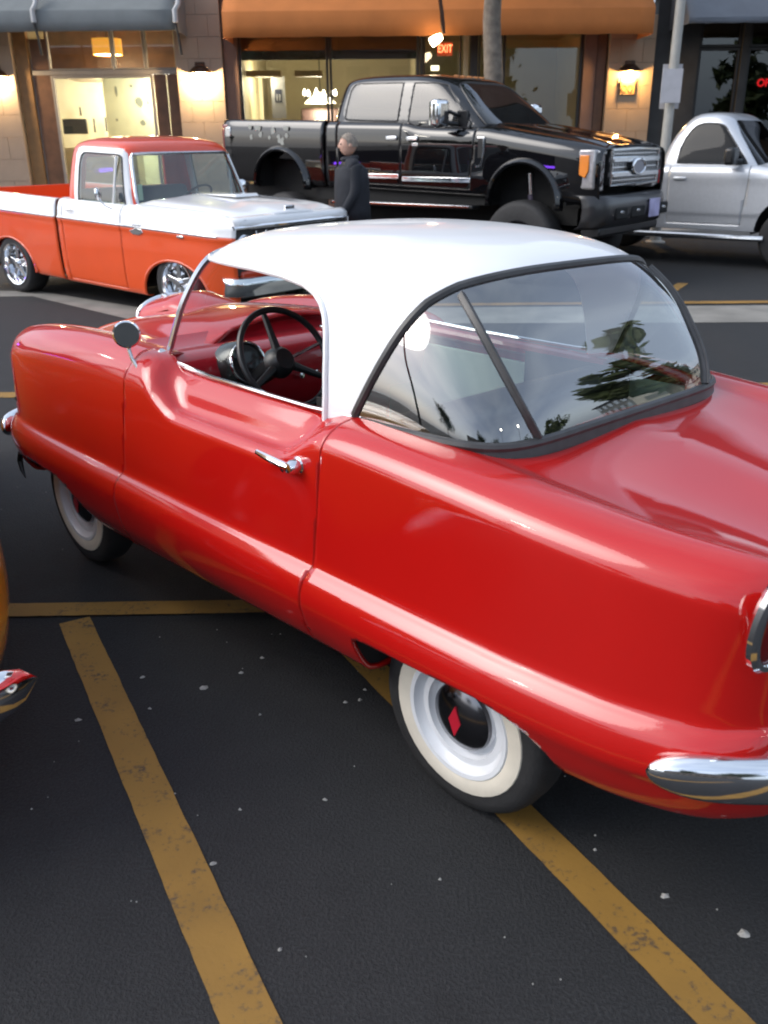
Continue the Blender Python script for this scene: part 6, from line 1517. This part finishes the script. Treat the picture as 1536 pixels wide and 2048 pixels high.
far_building(-30, 10, -52, -36, 8, (.25, .20, .16), 'brick two storey block behind the lot', 2)
b_ = far_building(62, 78, 14, 34, 8, (.42, .40, .34), 'pale apartment block with balcony at the right of the lot', 3, 'apartment_building')
q = MB()
for z in (3.9, 7.2):
    q.box(-9.2, -8.0, -6, 6, z, z + .15); q.box(-9.2, -9.1, -6, 6, z + 1.0, z + 1.1)
    for k in range(25): q.box(-9.18, -9.12, -6 + .5 * k - .02, -6 + .5 * k + .02, z + .15, z + 1.0)
q.build('balcony', mat('balcony_white', (.6, .6, .56), .6), b_, smooth=False)['kind'] = 'stuff'
TG = 'trees around the lot'
for i, (x, y, th, cr_, ch, lv_) in enumerate(((-33, 2, 2.0, 2.6, 3.4, 2200), (-26, -14, 3.0, 3.6, 5.5, 2600), (-34, 16, 2.0, 2.8, 3.4, 2200), (-6, -20, 3.2, 3.8, 6, 2600), (5, -17, 3.0, 3.2, 5.5, 2400), (16.5, 2.2, 1.6, .9, 2.6, 1500), (13.0, 5.4, 2.0, 1.15, 4.2, 2600), (20, 7.6, 2.2, 1.4, 3.6, 2200), (34, 3.5, 2.6, 2.2, 4.0, 2000), (30, -9, 3.0, 3.0, 5.0, 2400))):
    tree((x, y, 0), 20 + i, th, .2, cr_, ch, lv_, 'leafy tree standing at the edge of the parking lot', .22, 'lot_tree', TG)
LG = 'street lamps around the lot'
for i, (x, y, h) in enumerate(((-7.8, -.2, 5.6), (-13.7, 8.9, 5.6), (6, -8, 6), (12, -4, 5.5))):
    t = empty('street_lamp', (x, y, 0), 0, 'lit street lamp with round globe at the edge of the lot', 'lamp', LG)
    q = MB(); q.cyl((0, 0, 0), (0, 0, h), .07, .05, n=12); q.lathe([(.16, 0), (.16, .05), (.09, .3)], axis=(0, 0, 1), n=16); q.build('post', BLACK, t)
    q = MB(); q.lathe([(0, -.2), (.12, -.17), (.2, -.05), (.2, .08), (.12, .18), (0, .2)], axis_o=(0, 0, h + .2), axis=(0, 0, 1), n=20); q.build('globe', emit('street_globe', (1.0, .93, .82), 40), t)
# purple neon strip on a low sign behind the photographer
t = empty('neon_sign', (-9.6, 9.0, 0), RAD(90), 'low sign board with glowing purple neon strip', 'sign')
q = MB(); q.box(-3.0, 3.0, .08, .16, .5, 1.5); q.build('board', BLACK, t, bevel=.02)
q = MB(); q.box(-2.6, -2.5, .08, .16, 0, .5); q.box(2.5, 2.6, .08, .16, 0, .5); q.build('leg_frame', BLACK, t, bevel=.01)['kind'] = 'stuff'
q = MB(); q.tube([(-2.9, .0, .85), (-1.6, .0, .85)], .07, 8); q.build('neon_tube', emit('neon_purple', (.25, .07, 1.0), 14), t)
q = MB(); q.tube([(2.3, .0, .95), (2.9, .0, .95)], .06, 8); q.build('neon_tube', MATS['neon_purple'], t)
